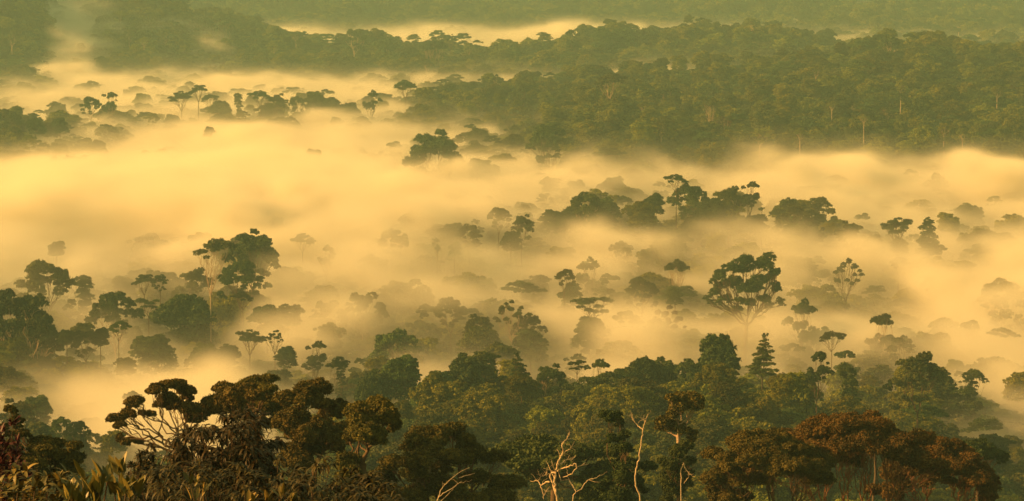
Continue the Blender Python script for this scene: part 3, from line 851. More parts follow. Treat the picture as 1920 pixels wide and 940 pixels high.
for k, (kind, px, py, w, H, leaf, bark, sd, lab) in enumerate(TREES):
    if 'ridge' in lab and 615 < py < 720:                       # these stand on the crest of the near ridge
        Y0 = 838 + (k % 3) * 6 - (px > 1450) * 30
        p0 = at(px, py, Y0); g0 = float(land(p0[0], Y0))
        tree(E_, kind, px, py, w, p0[2] - g0, lab, 'tree', None, leaf, bark, sd, pos=np.array((p0[0], Y0, g0)), wm=w / F * Y0,
             stretch=1.5 if kind in ('round', 'canopy') else 1.0)
        continue
    tree(E_, kind, px, py, w, H - (11 if 1010 < px < 1550 and 325 < py < 415 else 5 if 330 < py < 660 and (px, py) not in HEROES else 0), lab, 'tree', None, leaf, bark, sd)

FAINT = [(105, 452, 26), (365, 500, 52), (567, 437, 38), (612, 458, 32), (540, 568, 50), (612, 562, 50), (455, 548, 34), (590, 640, 44), (380, 685, 82),
         (517, 692, 84), (870, 388, 46), (1160, 452, 74), (1240, 448, 78), (1480, 370, 36), (1625, 365, 46), (1745, 322, 78), (1895, 340, 54), (1690, 630, 46),
         (1685, 482, 34), (1822, 598, 54), (520, 405, 24), (1535, 368, 56), (1900, 300, 60), (265, 192, 34), (315, 176, 44), (705, 283, 44), (605, 288, 34),
         (1110, 480, 60), (940, 640, 60), (770, 404, 50), (1560, 620, 40), (105, 293, 28), (130, 291, 24), (156, 290, 26)]
for k, (px, py, w) in enumerate(FAINT):
    tree(E_, ('canopy', 'dome', 'umbrella', 'irregular')[k % 4], px, py, w * 1.15, 42 - (k % 3), 'faint ghostly tree crown all but lost in the golden mist', 'tree',
         'faint crowns lost in the mist', 'olive', 'bark', k)

# the giant tree of the right half: its crown follows the photograph lobe by lobe
def built_tree(name, label, Y, foot_px, foot_z, fork, lobes, leaf, bark, r0, ls, sub, lv, seed, trunk_path=None, zf=0.6, subr=0.33, twigs=8, low=-0.15, extra=None, flat_r=None):
    """lobes: px py rx_px rz_px dY (metres in depth); fork (px, py): where the limbs part"""
    rng = np.random.default_rng(seed)
    k = Y / F
    foot = at(foot_px, 470, Y); foot[2] = foot_z
    L = []
    if Y > 600: lobes = [(1400 + (a - 1400) * .9, 480 + (b - 480) * .9, c_ * .92, d_ * .92, e_) for a, b, c_, d_, e_ in lobes]
    for px, py, rx, rz, dY in lobes:
        if px < 760 and Y < 240: py += 9
        c = at(px, py, Y) + (0, dY, 0) - foot
        for q in range(3):                                     # break every lobe into three lesser ones
            j = rng.normal(0, .5, 3) * (rx * k, rx * k, rz * k * .9)
            f = rng.uniform(.45, .85)
            L.append((*(c + j), rx * k * f, rx * k * f, rz * k * f * 1.25))
    near_ = Y < 300
    V, Fq, T, cen = build_crown(L, rng, sub=int(sub * .55), lv=int(lv * (2.4 if near_ else 1.1)), ls=ls * (.53 if near_ else .85), zf=.9, subr=subr * (1.35 if near_ else 1.15), low=-.5, tv=.24)
    cen = cen[::2]
    t = bpy.data.objects.new(name, None); COL.objects.link(t); t.location = foot
    tag(t, label, 'tree')
    ob('crown', mesh('crown', V, Fq, M[leaf], T), t)
    forks = fork if isinstance(fork, list) else [fork]
    fk = [at(a, b, Y) - foot for a, b in forks]
    tb = Tubes()
    near = [min(range(len(fk)), key=lambda q: np.linalg.norm((fk[q] - c)[:2])) for c, r, C in cen]
    for q in set(near):
        tb2 = build_branches([cen[i] for i in range(len(cen)) if near[i] == q], fk[q], rng, r0, twigs)
        for V_, F_ in zip(tb2.V, tb2.F):
            tb.V.append(V_); tb.F.append(F_ - F_.min() + tb.n); tb.n += len(V_)
    ob('branches', tb.mesh('branches', M[bark]), t)
    tt = Tubes()
    base = np.array((0, 0, -0.5))
    root = fk[0] if len(fk) == 1 else np.mean(fk, 0) * (1, 1, 0) + (0, 0, max(1.0, min(f[2] for f in fk) * .55))
    P = bend(base, root, rng, 8, .03, 0, .006); tt.add(P, r0 * 1.7, r0 * 1.0, 10)
    if len(fk) > 1:
        for f in fk: tt.add(bend(root, f, rng, 7, .06, .1, .01), r0 * .9, r0 * .6, 8)
    ob('trunk', tt.mesh('trunk', M[bark]), t)
    return t

pg = place(1395, 478, 66)
GIANT = [(1365, 505, 20, 17, 0), (1350, 520, 15, 12, -5), (1375, 530, 20, 14, 4), (1410, 492, 22, 13, 2), (1435, 500, 18, 13, 0), (1452, 512, 13, 10, -3), (1400, 515, 18, 12, 6),
         (1425, 530, 20, 12, -2), (1455, 528, 15, 9, 3), (1395, 545, 20, 12, -4), (1360, 545, 16, 10, 5), (1420, 552, 17, 11, 3), (1335, 535, 10, 8, 0), (1337, 556, 12, 9, 3),
         (1322, 572, 8, 6, 0), (1345, 575, 10, 7, -3), (1365, 572, 12, 8, 4), (1388, 578, 13, 8, -2), (1412, 578, 13, 8, 5), (1437, 570, 12, 8, 0), (1462, 545, 12, 8, 2), (1465, 572, 10, 7, -4),
         (1455, 588, 11, 7, 2), (1385, 595, 12, 8, 5), (1340, 540, 9, 6, 4), (1475, 583, 6, 4, 0), (1328, 560, 6, 5, 0)]
built_tree('giant_emergent_tree', 'largest tree in the mist with a broad lobed crown and fanned pale limbs', pg[1], 1400, float(land(at(1400, 470, pg[1])[0], pg[1])),
           [(1400, 612)], GIANT, 'green', 'bark', 0.62, 0.42, 22, 70, 5)

# ------------------------------------------------------------------ foreground trees
built_tree('overhanging_tree', 'near spreading tree on the left whose long bare limb reaches out over the mist', 190, 395, 128, [(345, 850), (440, 830)],
           [(290, 728, 22, 11, 0), (318, 722, 20, 9, 2), (270, 742, 18, 9, -1), (305, 748, 24, 10, 1), (335, 745, 20, 10, 3), (350, 765, 22, 10, 1), (320, 770, 18, 9, 4),
            (228, 775, 16, 8, -2), (245, 768, 14, 7, 0), (262, 778, 14, 7, 2), (218, 790, 12, 7, 1), (240, 820, 10, 6, 0), (258, 825, 8, 5, 1), (222, 815, 8, 5, 0),
            (385, 768, 28, 13, 3), (415, 755, 30, 16, 2), (440, 738, 26, 12, 0), (395, 745, 24, 11, 5), (465, 755, 26, 13, 5), (360, 788, 24, 12, 4), (400, 790, 26, 14, 6)],
           'brown', 'bark', 0.17, 0.20, 26, 90, 11, subr=0.36)
built_tree('tiered_foreground_tree', 'near tree with a wind-swept top tuft of flat sprays above the brown leafy crown', 210, 500, 130, [(480, 790)],
           [(470, 712, 20, 8, 0), (495, 706, 18, 7, 1), (505, 718, 16, 7, -1), (450, 722, 20, 8, 1), (480, 735, 26, 10, 2), (455, 745, 24, 10, -2), (500, 745, 20, 10, 0),
            (480, 765, 28, 12, 3), (515, 765, 22, 12, 1), (450, 775, 26, 14, 2), (505, 790, 26, 14, 3)],
           'brown', 'bark', 0.24, 0.20, 26, 90, 12, subr=0.34)
built_tree('leafy_foreground_tree', 'near brown-green leafy crown right of the wind-swept tuft', 200, 590, 128, [(590, 870)],
           [(545, 745, 28, 15, 0), (575, 742, 26, 14, 2), (605, 752, 26, 15, 1), (630, 770, 26, 16, 3), (555, 775, 30, 18, -2), (590, 785, 32, 18, -3), (620, 800, 28, 18, 0),
            (545, 810, 30, 18, 2), (580, 825, 30, 18, -1), (535, 840, 28, 16, 0), (615, 835, 26, 16, 2), (640, 815, 20, 14, 3), (560, 850, 26, 14, -2)],
           'brown', 'bark', 0.18, 0.21, 34, 110, 13, subr=0.34, zf=.8)
built_tree('yellow_leafed_foreground_tree', 'near brownish tree with yellow-tinged drooping leaves right of the leafy crown', 185, 690, 130, [(680, 870)],
           [(665, 768, 22, 14, 0), (695, 762, 24, 13, 2), (720, 782, 22, 14, 1), (735, 805, 14, 12, 3), (680, 790, 26, 14, -2), (710, 810, 22, 13, -1), (655, 815, 18, 14, 2),
            (650, 850, 20, 14, 0), (645, 880, 22, 14, -1), (660, 905, 22, 14, 1)],
           'brown', 'bark', 0.24, 0.21, 30, 100, 14, subr=0.36, zf=.9)
built_tree('brown_shrubby_tree', 'wide low brown tree at bottom centre left of the dead tree', 205, 800, 128, [(800, 950), (860, 950)],
           [(800, 826, 30, 11, 0), (838, 822, 26, 9, 2), (775, 845, 30, 13, 1), (815, 850, 34, 14, -2), (860, 840, 28, 10, 3), (745, 870, 28, 14, 0), (785, 880, 34, 16, -2),
            (830, 880, 32, 14, 1), (870, 862, 30, 12, 2), (905, 880, 26, 9, 3), (720, 895, 26, 14, 1), (755, 915, 32, 16, -3), (800, 915, 32, 16, -1), (850, 910, 34, 14, 0),
            (900, 905, 34, 12, 2), (700, 925, 26, 14, 1), (940, 920, 32, 12, 3), (880, 935, 34, 12, -2), (960, 938, 34, 10, 0)],
           'brown', 'bark', 0.24, 0.21, 26, 100, 15, subr=0.34)
built_tree('dark_flat_canopy_tree', 'dark green flat-spreading tree behind the pale dead tree', 330, 1050, 60, [(1040, 900)],
           [(970, 850, 42, 9, 0), (1020, 838, 40, 8, 2), (1065, 842, 36, 8, -2), (1110, 855, 34, 10, 1), (940, 858, 28, 8, 2), (1000, 862, 44, 10, -3), (1060, 868, 44, 11, 3), (1130, 880, 34, 12, 0),
            (1150, 905, 34, 14, 2), (1100, 900, 44, 14, -2), (1010, 890, 40, 12, 2), (1140, 930, 36, 14, 0)],
           'green', 'bark', 0.4, 0.34, 34, 80, 16, subr=0.34)
built_tree('climber_clad_tree', 'slim dark tree hung with leaf clumps left of the pale curving stem', 260, 1160, 100, [(1172, 920)],
           [(1148, 778, 14, 11, 0), (1156, 795, 10, 9, 1), (1160, 815, 13, 10, 0), (1168, 832, 15, 11, -1), (1158, 852, 13, 9, 1), (1172, 870, 20, 11, 0), (1195, 875, 20, 9, 1), (1160, 890, 18, 10, -1), (1180, 905, 18, 10, 0),
            (1130, 915, 14, 12, 1), (1160, 930, 24, 14, 0), (1200, 925, 14, 10, 1)],
           'green', 'bark', 0.2, 0.25, 26, 90, 17, subr=0.36)
built_tree('reddish_crowned_tree', 'thin tree with a rusty top crown and pale lower stem left of the brown giants', 300, 1280, 78, [(1272, 820)],
           [(1262, 748, 20, 9, 0), (1290, 752, 24, 11, 1), (1305, 762, 18, 10, 0), (1275, 765, 20, 9, -1), (1250, 790, 18, 10, 0), (1265, 800, 20, 11, 1), (1245, 808, 14, 8, 2), (1292, 812, 12, 7, 0), (1298, 825, 8, 6, 0)],
           'brown', 'pale', 0.22, 0.27, 26, 90, 18, subr=0.36)
built_tree('small_dark_tree', 'small dark tree with a crooked white branch between thin stem and brown giants', 280, 1275, 80, [(1272, 930)],
           [(1265, 850, 16, 10, 0), (1285, 848, 16, 10, 1), (1255, 865, 16, 10, -1), (1295, 862, 12, 9, 0), (1260, 885, 20, 12, 1), (1285, 895, 16, 12, 0), (1255, 910, 20, 12, 1), (1275, 925, 22, 12, 0)],
           'green', 'bark', 0.18, 0.25, 28, 90, 19, subr=0.36)

rngb = np.random.default_rng(77)
def cap_px(cx, cy, w, h, n, r, rz, depth=6):
    out = []
    for i in range(n):
        f = math.sqrt((i + .5) / n); a = i * 2.39996
        x, yd = f * math.cos(a), f * math.sin(a)
        out.append((cx + x * w, cy + h * (x * x * 1.0 + yd * yd * .25) + rngb.uniform(-5, 5), r * rngb.uniform(.75, 1.25), rz * rngb.uniform(.8, 1.3), yd * depth))
    return out
built_tree('dark_brown_dome_tree', 'large near dome tree with blackish-brown foliage left of the two rust-coloured ones', 235, 1430, 112, [(1395, 960), (1450, 965), (1490, 960)],
           cap_px(1435, 828, 118, 85, 32, 25, 12) + [(1345, 895, 26, 12, 0), (1370, 905, 26, 12, 2), (1330, 925, 22, 12, 1), (1410, 885, 26, 12, -3), (1450, 870, 26, 12, 3), (1500, 900, 26, 12, 2), (1375, 930, 26, 10, -1)],
           'brown', 'bark', 0.13, 0.22, 28, 90, 21, subr=0.36)
built_tree('rusty_dome_tree', 'biggest near dome tree with rust-brown leaves and many fanned limbs', 245, 1600, 110, [(1545, 960), (1585, 975), (1625, 970), (1665, 955)],
           cap_px(1595, 800, 165, 92, 44, 26, 12) + [(1540, 850, 26, 11, 2), (1585, 845, 28, 11, -2), (1640, 840, 28, 11, 2), (1690, 850, 26, 10, 0), (1500, 870, 20, 10, 1), (1620, 880, 18, 8, 3)],
           'rust', 'red', 0.13, 0.22, 28, 85, 22, subr=0.36, twigs=10)
built_tree('drooping_rusty_tree', 'near rust-brown tree sloping down to the right edge of the dome group', 262, 1780, 114, [(1735, 965), (1795, 965)],
           cap_px(1765, 842, 105, 95, 32, 22, 11) + [(1840, 905, 22, 11, 0), (1855, 930, 18, 10, 1), (1760, 890, 24, 10, -2), (1710, 880, 22, 10, 2), (1800, 920, 24, 12, 2)],
           'rust', 'red', 0.12, 0.22, 26, 85, 23, subr=0.36, twigs=10)
built_tree('green_dome_tree', 'green domed tree behind the right end of the rusty trees', 420, 1840, 58, [(1835, 895)],
           cap_px(1838, 836, 42, 26, 16, 13, 7, 4), 'green', 'bark', 0.3, 0.32, 24, 60, 24)
built_tree('bright_green_bush_tree', 'small bright yellow-green crown peeping over the rusty dome tree', 470, 1640, 60, [(1640, 810)],
           [(1636, 793, 11, 7, 0), (1645, 797, 9, 6, 1), (1630, 799, 8, 5, 0)], 'paddle', 'bark', 0.2, 0.3, 20, 50, 25)
built_tree('golden_brown_shrub_tree', 'near golden-brown crown low at the left edge behind the wine-red shrub', 150, 85, 140, [(80, 900)],
           [(50, 832, 24, 9, 0), (85, 828, 26, 9, 1), (115, 840, 24, 10, 0), (65, 850, 28, 11, -1), (100, 858, 28, 11, 1), (40, 860, 24, 10, 0), (125, 865, 16, 9, 0), (75, 878, 30, 10, -1),
            (12, 775, 16, 9, 2), (25, 790, 14, 9, 1), (8, 800, 14, 10, 0), (30, 810, 12, 8, 1), (15, 825, 16, 9, 0), (45, 880, 28, 10, 0), (110, 885, 26, 9, 0)],
           'brown', 'bark', 0.16, 0.15, 26, 100, 26, subr=0.36)

# pale bare wood, drawn as crooked tubes
def dead_wood(name, label, Y, foot_z, strokes, mat='dead', cat='dead tree', main='trunk'):
    """strokes: (r_px0, r_px1, [(px, py, dY) ...]); the first is the trunk"""
    rng = np.random.default_rng(len(strokes) * 7 + int(Y))
    k = Y / F
    foot = at(strokes[0][2][0][0], 470, Y); foot[2] = foot_z
    t = bpy.data.objects.new(name, None); COL.objects.link(t); t.location = foot
    tag(t, label, cat)
    tt, tb = Tubes(), Tubes()
    for i, (a, b, pts) in enumerate(strokes):
        P = np.array([at(x, y, Y) + (0, d, 0) - foot for x, y, d in pts])
        if i == 0:
            P = np.vstack([(0, 0, -.3), P])
        s = np.linspace(0, len(P) - 1, len(P) * 4)                         # smooth the polyline
        Q = np.stack([np.interp(s, np.arange(len(P)), P[:, c]) for c in range(3)], 1)
        for _ in range(3):
            Q[1:-1] = .25 * Q[:-2] + .5 * Q[1:-1] + .25 * Q[2:]
        Q[1:-1] += rng.normal(size=Q[1:-1].shape) * a * k * .22
        (tt if i == 0 else tb).add(Q, a * k * .6, b * k * .5, 7)
        if i and len(pts) > 3:                                    # broken side twigs
            for _ in range(5):
                q0 = Q[rng.integers(len(Q) // 3, len(Q) - 2)]
                tb.add(bend(q0, q0 + rng.normal(size=3) * (11, 7, 9) * np.array((k, k, k)) + (0, 0, 4 * k), rng, 5, .3, .1, .06), b * k * .4, b * k * .2, 5)
    ob('trunk', tt.mesh('trunk', M[mat]), t)
    if tb.V: ob('branches', tb.mesh('branches', M[mat]), t)
    return t

dead_wood('dead_tree', 'bleached dead tree with twisted bare branches glowing in the sun at bottom centre', 150, 150, [
    (5, 3.2, [(1046, 945, 0), (1043, 925, 0), (1040, 905, 0), (1042, 885, 0), (1046, 868, 0)]),
    (3.6, 1.6, [(1043, 925, 0), (1034, 905, .3), (1031, 893, .4), (1040, 886, .2), (1055, 880, 0), (1068, 872, -.5), (1078, 865, -.5), (1082, 872, -.6), (1070, 888, -.5), (1056, 895, 0)]),
    (3.2, 1.2, [(1046, 868, 0), (1052, 858, .3), (1058, 848, .2), (1054, 840, 0), (1054, 832, .2), (1064, 825, .3), (1068, 816, .4)]),
    (2.2, .9, [(1058, 850, .2), (1068, 845, .2), (1073, 838, .2), (1072, 843, .3)]),
    (2.4, 1.0, [(1042, 885, 0), (1036, 870, -.5), (1033, 858, -.6)]),
    (2.4, 1.0, [(1050, 872, 0), (1062, 866, .6), (1073, 868, .8), (1080, 862, .9)]),
    (2.8, 1.2, [(1031, 903, 0), (1022, 908, .4), (1014, 916, .6), (1018, 928, .5), (1020, 940, .5)]),
    (1.8, .7, [(1014, 914, .6), (1009, 906, .8), (1000, 909, .9), (994, 909, 1)]),
    (1.8, .7, [(1038, 888, 0), (1026, 886, -.4), (1016, 890, -.6), (1006, 884, -.8)]),
    (1.5, .5, [(1022, 888, -.5), (1026, 880, -.5), (1024, 890, -.6)]),
    (1.6, .6, [(1052, 902, 0), (1048, 890, .2), (1047, 880, .2)]),
    (1.5, .5, [(1044, 880, 0), (1050, 866, .5), (1049, 852, .5), (1044, 846, .6)]),
    (1.3, .5, [(1062, 892, 0), (1068, 900, .2), (1072, 912, .2), (1078, 922, .3)]),
    (1.3, .5, [(1040, 898, 0), (1030, 880, .6), (1024, 868, .8)])])
dead_wood('fallen_bough', 'crooked pale bough curving out right of the dead tree', 160, 150, [
    (2.6, 1.6, [(1076, 945, 0), (1074, 930, 0), (1080, 922, 0), (1090, 918, 0)]),
    (1.8, .9, [(1090, 918, 0), (1098, 906, .3), (1108, 900, .3), (1118, 899, .3), (1126, 893, .4)]),
    (1.5, .6, [(1080, 922, 0), (1072, 910, .3), (1066, 902, .4)])], cat='dead branch')
dead_wood('bare_branch', 'pale forked bare branch lying over the wide low brown tree', 170, 140, [
    (2.6, 1.6, [(818, 945, 0), (822, 932, 0), (834, 924, 0)]),
    (1.7, .7, [(834, 924, 0), (848, 918, .3), (858, 910, .5), (866, 906, .6)]),
    (1.6, .6, [(822, 932, 0), (826, 920, .3), (842, 905, .5), (858, 890, .6), (880, 882, .8)]),
    (1.4, .5, [(860, 900, .6), (876, 896, .8), (890, 893, .9)]),
    (1.2, .5, [(822, 945, 0), (840, 928, .2), (850, 918, .2)])], cat='dead branch')
dead_wood('forked_snag', 'tall thin snag with a forked white top and curving pale stem', 255, 100, [
    (3.4, 2.2, [(1203, 945, 0), (1198, 925, 0), (1190, 905, 0), (1192, 885, 0), (1196, 868, 0), (1200, 850, 0), (1204, 820, 0), (1206, 806, 0)]),
    (2.0, .8, [(1206, 806, 0), (1196, 800, .3), (1188, 790, .4), (1186, 778, .5)]),
    (2.0, .7, [(1206, 806, 0), (1208, 795, -.3), (1211, 786, -.4), (1214, 774, -.5)]),
    (1.2, .5, [(1188, 790, .4), (1184, 782, .5), (1183, 772, .5)])])
dead_wood('white_crooked_branch', 'crooked white limb curling out of the small dark tree', 278, 80, [
    (2.2, 1.6, [(1278, 920, 0), (1276, 880, 0), (1282, 868, 0)]),
    (1.8, 1.2, [(1282, 868, 0), (1286, 882, 0), (1293, 888, 0), (1290, 898, .2), (1283, 908, .3)])], cat='dead branch')

# ------------------------------------------------------------------ foreground broad-leaved plants
def blades(P, Dr, L, W, droop, rng, tint, seg=5, fold=.25, round_tip=.5):
    """curved folded leaves: P roots, Dr start directions, length, width, droop in radians"""
    n = len(P)
    side = unit(np.cross(Dr, np.array((0, 0, 1.0)) + 0.15 * rng.normal(size=(n, 3))))
    V = np.zeros((n, seg + 1, 3, 3))
    p = P.copy(); d = Dr.copy()
    for s in range(seg + 1):
        t = s / seg
        w = (math.sin(math.pi * min(1, (t * .94 + .06)) ** (.85 if round_tip else 1.0))) ** round_tip if 0 < t < 1 else .12
        nrm = np.cross(side, d)
        hw = (W * .5 * w)[:, None]
        V[:, s, 0] = p - side * hw + nrm * hw * fold
        V[:, s, 1] = p
        V[:, s, 2] = p + side * hw + nrm * hw * fold
        p = p + d * (L / seg)[:, None]
        d = unit(d + np.array((0, 0, -1.0)) * (droop / seg)[:, None])
    base = (np.arange(n) * (seg + 1) * 3)[:, None, None]
    q = []
    for s in range(seg):
        for c in (0, 1):
            a = s * 3 + c
            q.append((a, a + 1, a + 4, a + 3))
    Fq = (np.array(q)[None] + base).reshape(-1, 4)
    return V.reshape(-1, 3), Fq, np.repeat(tint, (seg + 1) * 3)

def leafy_plant(name, label, Y, centres, nleaf, L, W, mat, droop, elev, seed, foot_z, cat='shrub', round_tip=.6, stem='bark'):
    """centres: (px, py, dY) of leaf rosettes; > leaves, stems"""
    rng = np.random.default_rng(seed)
    c = np.array([at(x, y, Y) + (0, d, 0) for x, y, d in centres])
    foot = np.array((c[:, 0].mean(), Y + 0.5, foot_z))
    Ps, Ds, Ts = [], [], []
    for q in c:
        k = int(nleaf * rng.uniform(.7, 1.3))
        a = rng.uniform(0, 6.28, k); e = rng.uniform(*elev, k)
        D = np.stack([np.cos(a) * np.cos(e), np.sin(a) * np.cos(e), np.sin(e)], 1)
        Ps.append(q - foot + rng.normal(0, L * .12, (k, 3))); Ds.append(D)
        Ts.append(np.clip(rng.beta(1.3, 2.6, k) + rng.normal(0, .05), 0, 1))
    P, D, T = map(np.concatenate, (Ps, Ds, Ts))
    n = len(P)
    V, Fq, tt = blades(P, D, L * rng.uniform(.7, 1.25, n), W * rng.uniform(.7, 1.2, n), droop * rng.uniform(.6, 1.4, n), rng, T, round_tip=round_tip)
    t = bpy.data.objects.new(name, None); COL.objects.link(t); t.location = foot
    tag(t, label, cat)
    ob('leaves', mesh('leaves', V, Fq, M[mat], tt, smooth_shade=True), t)
    tb = Tubes()
    for q in c:
        b = np.array((rng.normal() * .3, rng.normal() * .3, 0.0))
        tb.add(bend(b, q - foot, rng, 7, .1, .15, .02), W * .35, W * .12, 5)
    ob('stems', tb.mesh('stems', M[stem]), t)
    return t

rg = np.random.default_rng(9)
def scatter(poly, n, dy=1.5):
    """n px points inside an upright polygon given as (px, top, bottom) columns"""
    xs = np.array([p[0] for p in poly]); tp = [p[1] for p in poly]; bt = [p[2] for p in poly]
    out = []
    for i in range(n):
        x = rg.uniform(xs[0], xs[-1]); a, b = np.interp(x, xs, tp), np.interp(x, xs, bt)
        out.append((x, a + (b - a) * rg.uniform() ** .9, rg.uniform(-dy, dy)))
    return out

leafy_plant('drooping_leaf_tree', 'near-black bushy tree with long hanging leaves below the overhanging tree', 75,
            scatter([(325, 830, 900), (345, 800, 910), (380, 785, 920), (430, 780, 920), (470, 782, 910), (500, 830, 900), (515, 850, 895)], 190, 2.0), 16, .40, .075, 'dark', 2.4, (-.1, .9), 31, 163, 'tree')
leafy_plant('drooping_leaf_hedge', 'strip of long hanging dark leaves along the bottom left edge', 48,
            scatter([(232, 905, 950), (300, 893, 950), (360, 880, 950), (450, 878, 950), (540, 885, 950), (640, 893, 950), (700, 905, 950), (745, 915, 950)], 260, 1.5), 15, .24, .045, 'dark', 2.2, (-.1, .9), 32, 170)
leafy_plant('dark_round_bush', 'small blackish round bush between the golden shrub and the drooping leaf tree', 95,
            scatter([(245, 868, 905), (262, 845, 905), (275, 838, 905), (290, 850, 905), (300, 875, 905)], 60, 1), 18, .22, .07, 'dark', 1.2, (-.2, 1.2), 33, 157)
leafy_plant('paddle_leaf_plant', 'plant with upright yellow-green paddle leaves glowing at the bottom left', 38,
            [(x, y, rg.uniform(-.5, .5)) for x, y in ((140, 920), (155, 905), (150, 935), (170, 925), (185, 935), (200, 905), (210, 925), (225, 935), (240, 920), (252, 930), (165, 945), (235, 945), (215, 900), (190, 915), (130, 940))],
            7, .26, .085, 'paddle', .25, (.75, 1.45), 34, 172, 'plant', round_tip=.45)
leafy_plant('small_paddle_leaf_plant', 'smaller paddle-leaved plant in front of the hanging dark leaves', 40,
            [(x, y, rg.uniform(-.4, .4)) for x, y in ((362, 900), (370, 915), (366, 935), (380, 930), (476, 940), (500, 945), (524, 938), (545, 945))],
            6, .19, .065, 'paddle', .3, (.7, 1.4), 35, 172, 'plant', round_tip=.45)
leafy_plant('wine_red_shrub', 'wine-red leafed shrub with upright leaves in the bottom left corner', 42,
            scatter([(-20, 815, 950), (8, 812, 950), (25, 850, 950), (34, 880, 950), (40, 905, 950)], 75, .8), 14, .17, .045, 'wine', .5, (.2, 1.3), 36, 171)
leafy_plant('mixed_leaf_bush', 'tangle of dark and golden broad leaves under the golden-brown crown', 40,
            scatter([(0, 900, 950), (60, 897, 950), (100, 903, 950), (135, 915, 950)], 60, .8), 9, .17, .065, 'paddle', .9, (.1, 1.2), 37, 171, round_tip=.5)

# ------------------------------------------------------------------ single canopy trees of the near ridge and of the hills
rng = np.random.default_rng(4)
taken = []
def far_enough(x, y, d):
    for a, b in taken:
        if abs(a - x) < d and abs(b - y) < d * 1.4: return False
    return True
CAN = [('canopy', s) for s in range(3)] + [('round', 1), ('dome', 0)]
nn = 0
for tries in range(20000):
    if nn >= 110: break
    Y = rng.uniform(600, 860); px = rng.uniform(640, 1900)
    x = (px - 960) / F * Y
    h = float(land(x, Y))
    if h < 12 or not far_enough(x, Y, 6.2): continue
    taken.append((x, Y)); nn += 1
    kd, sd = CAN[int(rng.integers(0, 5))]
    tree('canopy_tree', kd, 0, 0, 0, rng.uniform(22, 31), 'rounded green canopy tree among many on the sunlit near forest ridge', 'tree', 'canopy trees packed on the near ridge',
         'forest' if rng.uniform() < .75 else 'olive', 'bark', sd, rot=rng.uniform(0, 6.28), pos=np.array((x, Y, h)), wm=rng.uniform(9, 15), stretch=rng.uniform(.8, 1.1))

# white-stemmed trees standing above the canopy on the hills behind the mist
POLES = [(22, 60, 20), (225, 20, 18), (242, 55, 18), (512, 75, 20), (555, 60, 18), (345, 85, 18), (108, 20, 22), (748, 90, 16), (800, 110, 16), (880, 80, 16),
         (1205, 190, 20), (1425, 240, 22), (1500, 240, 18), (1620, 215, 18), (1770, 230, 18), (1805, 240, 18), (1340, 95, 16), (1410, 35, 16), (1530, 120, 18), (1798, 40, 16),
         (1150, 110, 16), (1030, 120, 16), (270, 70, 18), (310, 55, 18), (1240, 230, 20), (1560, 190, 18), (1690, 150, 18), (1870, 160, 18)]
for k, (px, py, w) in enumerate(POLES):
    tree('pale_stemmed_tree', ('dome', 'umbrella', 'dome')[k % 3], px, py, w * 1.3, 41, 'slender tree with a white stem among the green of the distant hills', 'tree', 'white-stemmed trees on the distant hills',
         'forest', 'pale', k)

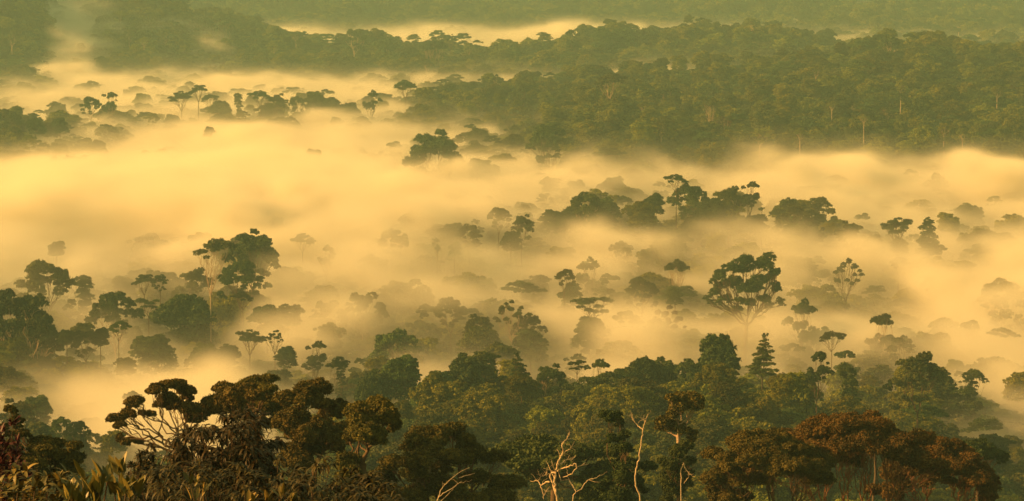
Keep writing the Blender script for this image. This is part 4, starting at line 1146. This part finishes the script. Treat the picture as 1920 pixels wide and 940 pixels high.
# ------------------------------------------------------------------ the rest of the forest: beyond counting
def forest():
    r = np.random.default_rng(12)
    xs, ys, sc, top = [], [], [], []
    for y0, y1, sp, cw in ((380, 1000, 6.6, 11), (1000, 1950, 13, 16), (1950, 2900, 10.0, 17), (2900, 3700, 12.0, 21), (3700, 6400, 17, 24)):
        y = y0
        while y < y1:
            wdt = 0.23 * y
            n = int(2 * wdt / sp)
            x = np.linspace(-wdt, wdt, n) + r.uniform(-.45, .45, n) * sp
            yy = y + r.uniform(-.5, .5, n) * sp
            xs.append(x); ys.append(yy); sc.append(cw * (r.uniform(.55, 1.45, n) + (r.uniform(size=n) < .08) * .5) / 20)
            y += sp * .9
    x, y, s = map(np.concatenate, (xs, ys, sc))
    g = land(x, y)
    hh = 25 + np.where(y > 1950, 6.5, 4.5) * fbm(x / 40, y / 60, seed=81, octaves=2) + r.uniform(-3.5, 4.5, len(x)) + np.where(r.uniform(size=len(x)) < .16, r.uniform(4, 14, len(x)), 0)
    hh = np.where((y > 1000) & (y < 1950), hh - 3, hh)
    keep = np.ones(len(x), bool)
    P = np.stack([x, y, g + hh], 1)[keep]
    me = bpy.data.meshes.new('forest')
    me.vertices.add(len(P)); me.vertices.foreach_set('co', P.astype(np.float32).ravel())
    for nm, val in (('size', s), ('turn', r.uniform(0, 6.28, len(P)))):
        a = me.attributes.new(nm, 'FLOAT', 'POINT'); a.data.foreach_set('value', val.astype(np.float32))
    o = ob('forest', me)
    tag(o, 'unbroken rainforest canopy covering the valley floor and hills', kind='stuff')
    ng = bpy.data.node_groups.new('forest', 'GeometryNodeTree')
    ng.interface.new_socket('Geometry', in_out='INPUT', socket_type='NodeSocketGeometry')
    ng.interface.new_socket('Geometry', in_out='OUTPUT', socket_type='NodeSocketGeometry')
    N, L = ng.nodes, ng.links
    gi, go = N.new('NodeGroupInput'), N.new('NodeGroupOutput')
    m2p = N.new('GeometryNodeMeshToPoints')
    L.new(gi.outputs[0], m2p.inputs[0])
    iop = N.new('GeometryNodeInstanceOnPoints')
    L.new(m2p.outputs[0], iop.inputs['Points'])
    g2i = N.new('GeometryNodeJoinGeometry')
    srcs = []
    for kd, sd, lf in (('canopy', 0, 'forest'), ('canopy', 1, 'forest'), ('canopy', 2, 'forest'), ('round', 1, 'forest'), ('dome', 0, 'forest'), ('canopy', 0, 'olive'), ('irregular', 1, 'green'), ('umbrella', 1, 'green')):
        mm = VARS.get((kd, sd, lf, 'bark')) or variant(kd, sd, lf, 'bark')
        so = next((q for q in bpy.data.objects if q.data is mm['crown']), None)
        if so is not None: srcs.append(so)
    for so in srcs:
        oi = N.new('GeometryNodeObjectInfo'); oi.inputs['Object'].default_value = so; oi.inputs['As Instance'].default_value = False
        oi.transform_space = 'ORIGINAL'
        gt = N.new('GeometryNodeGeometryToInstance')
        L.new(oi.outputs['Geometry'], gt.inputs[0]); L.new(gt.outputs[0], g2i.inputs[0])
    L.new(g2i.outputs[0], iop.inputs['Instance'])
    iop.inputs['Pick Instance'].default_value = True
    def named(nm):
        q = N.new('GeometryNodeInputNamedAttribute'); q.data_type = 'FLOAT'; q.inputs[0].default_value = nm; return q
    a = named('turn'); cb = N.new('ShaderNodeCombineXYZ'); L.new(a.outputs[0], cb.inputs['Z'])
    e2r = N.new('FunctionNodeEulerToRotation'); L.new(cb.outputs[0], e2r.inputs[0]); L.new(e2r.outputs[0], iop.inputs['Rotation'])
    b = named('size'); L.new(b.outputs[0], iop.inputs['Scale'])
    L.new(iop.outputs[0], go.inputs[0])
    o.modifiers.new('forest', 'NODES').node_group = ng
    print('forest instances', len(P), 'kinds', len(srcs))
forest()
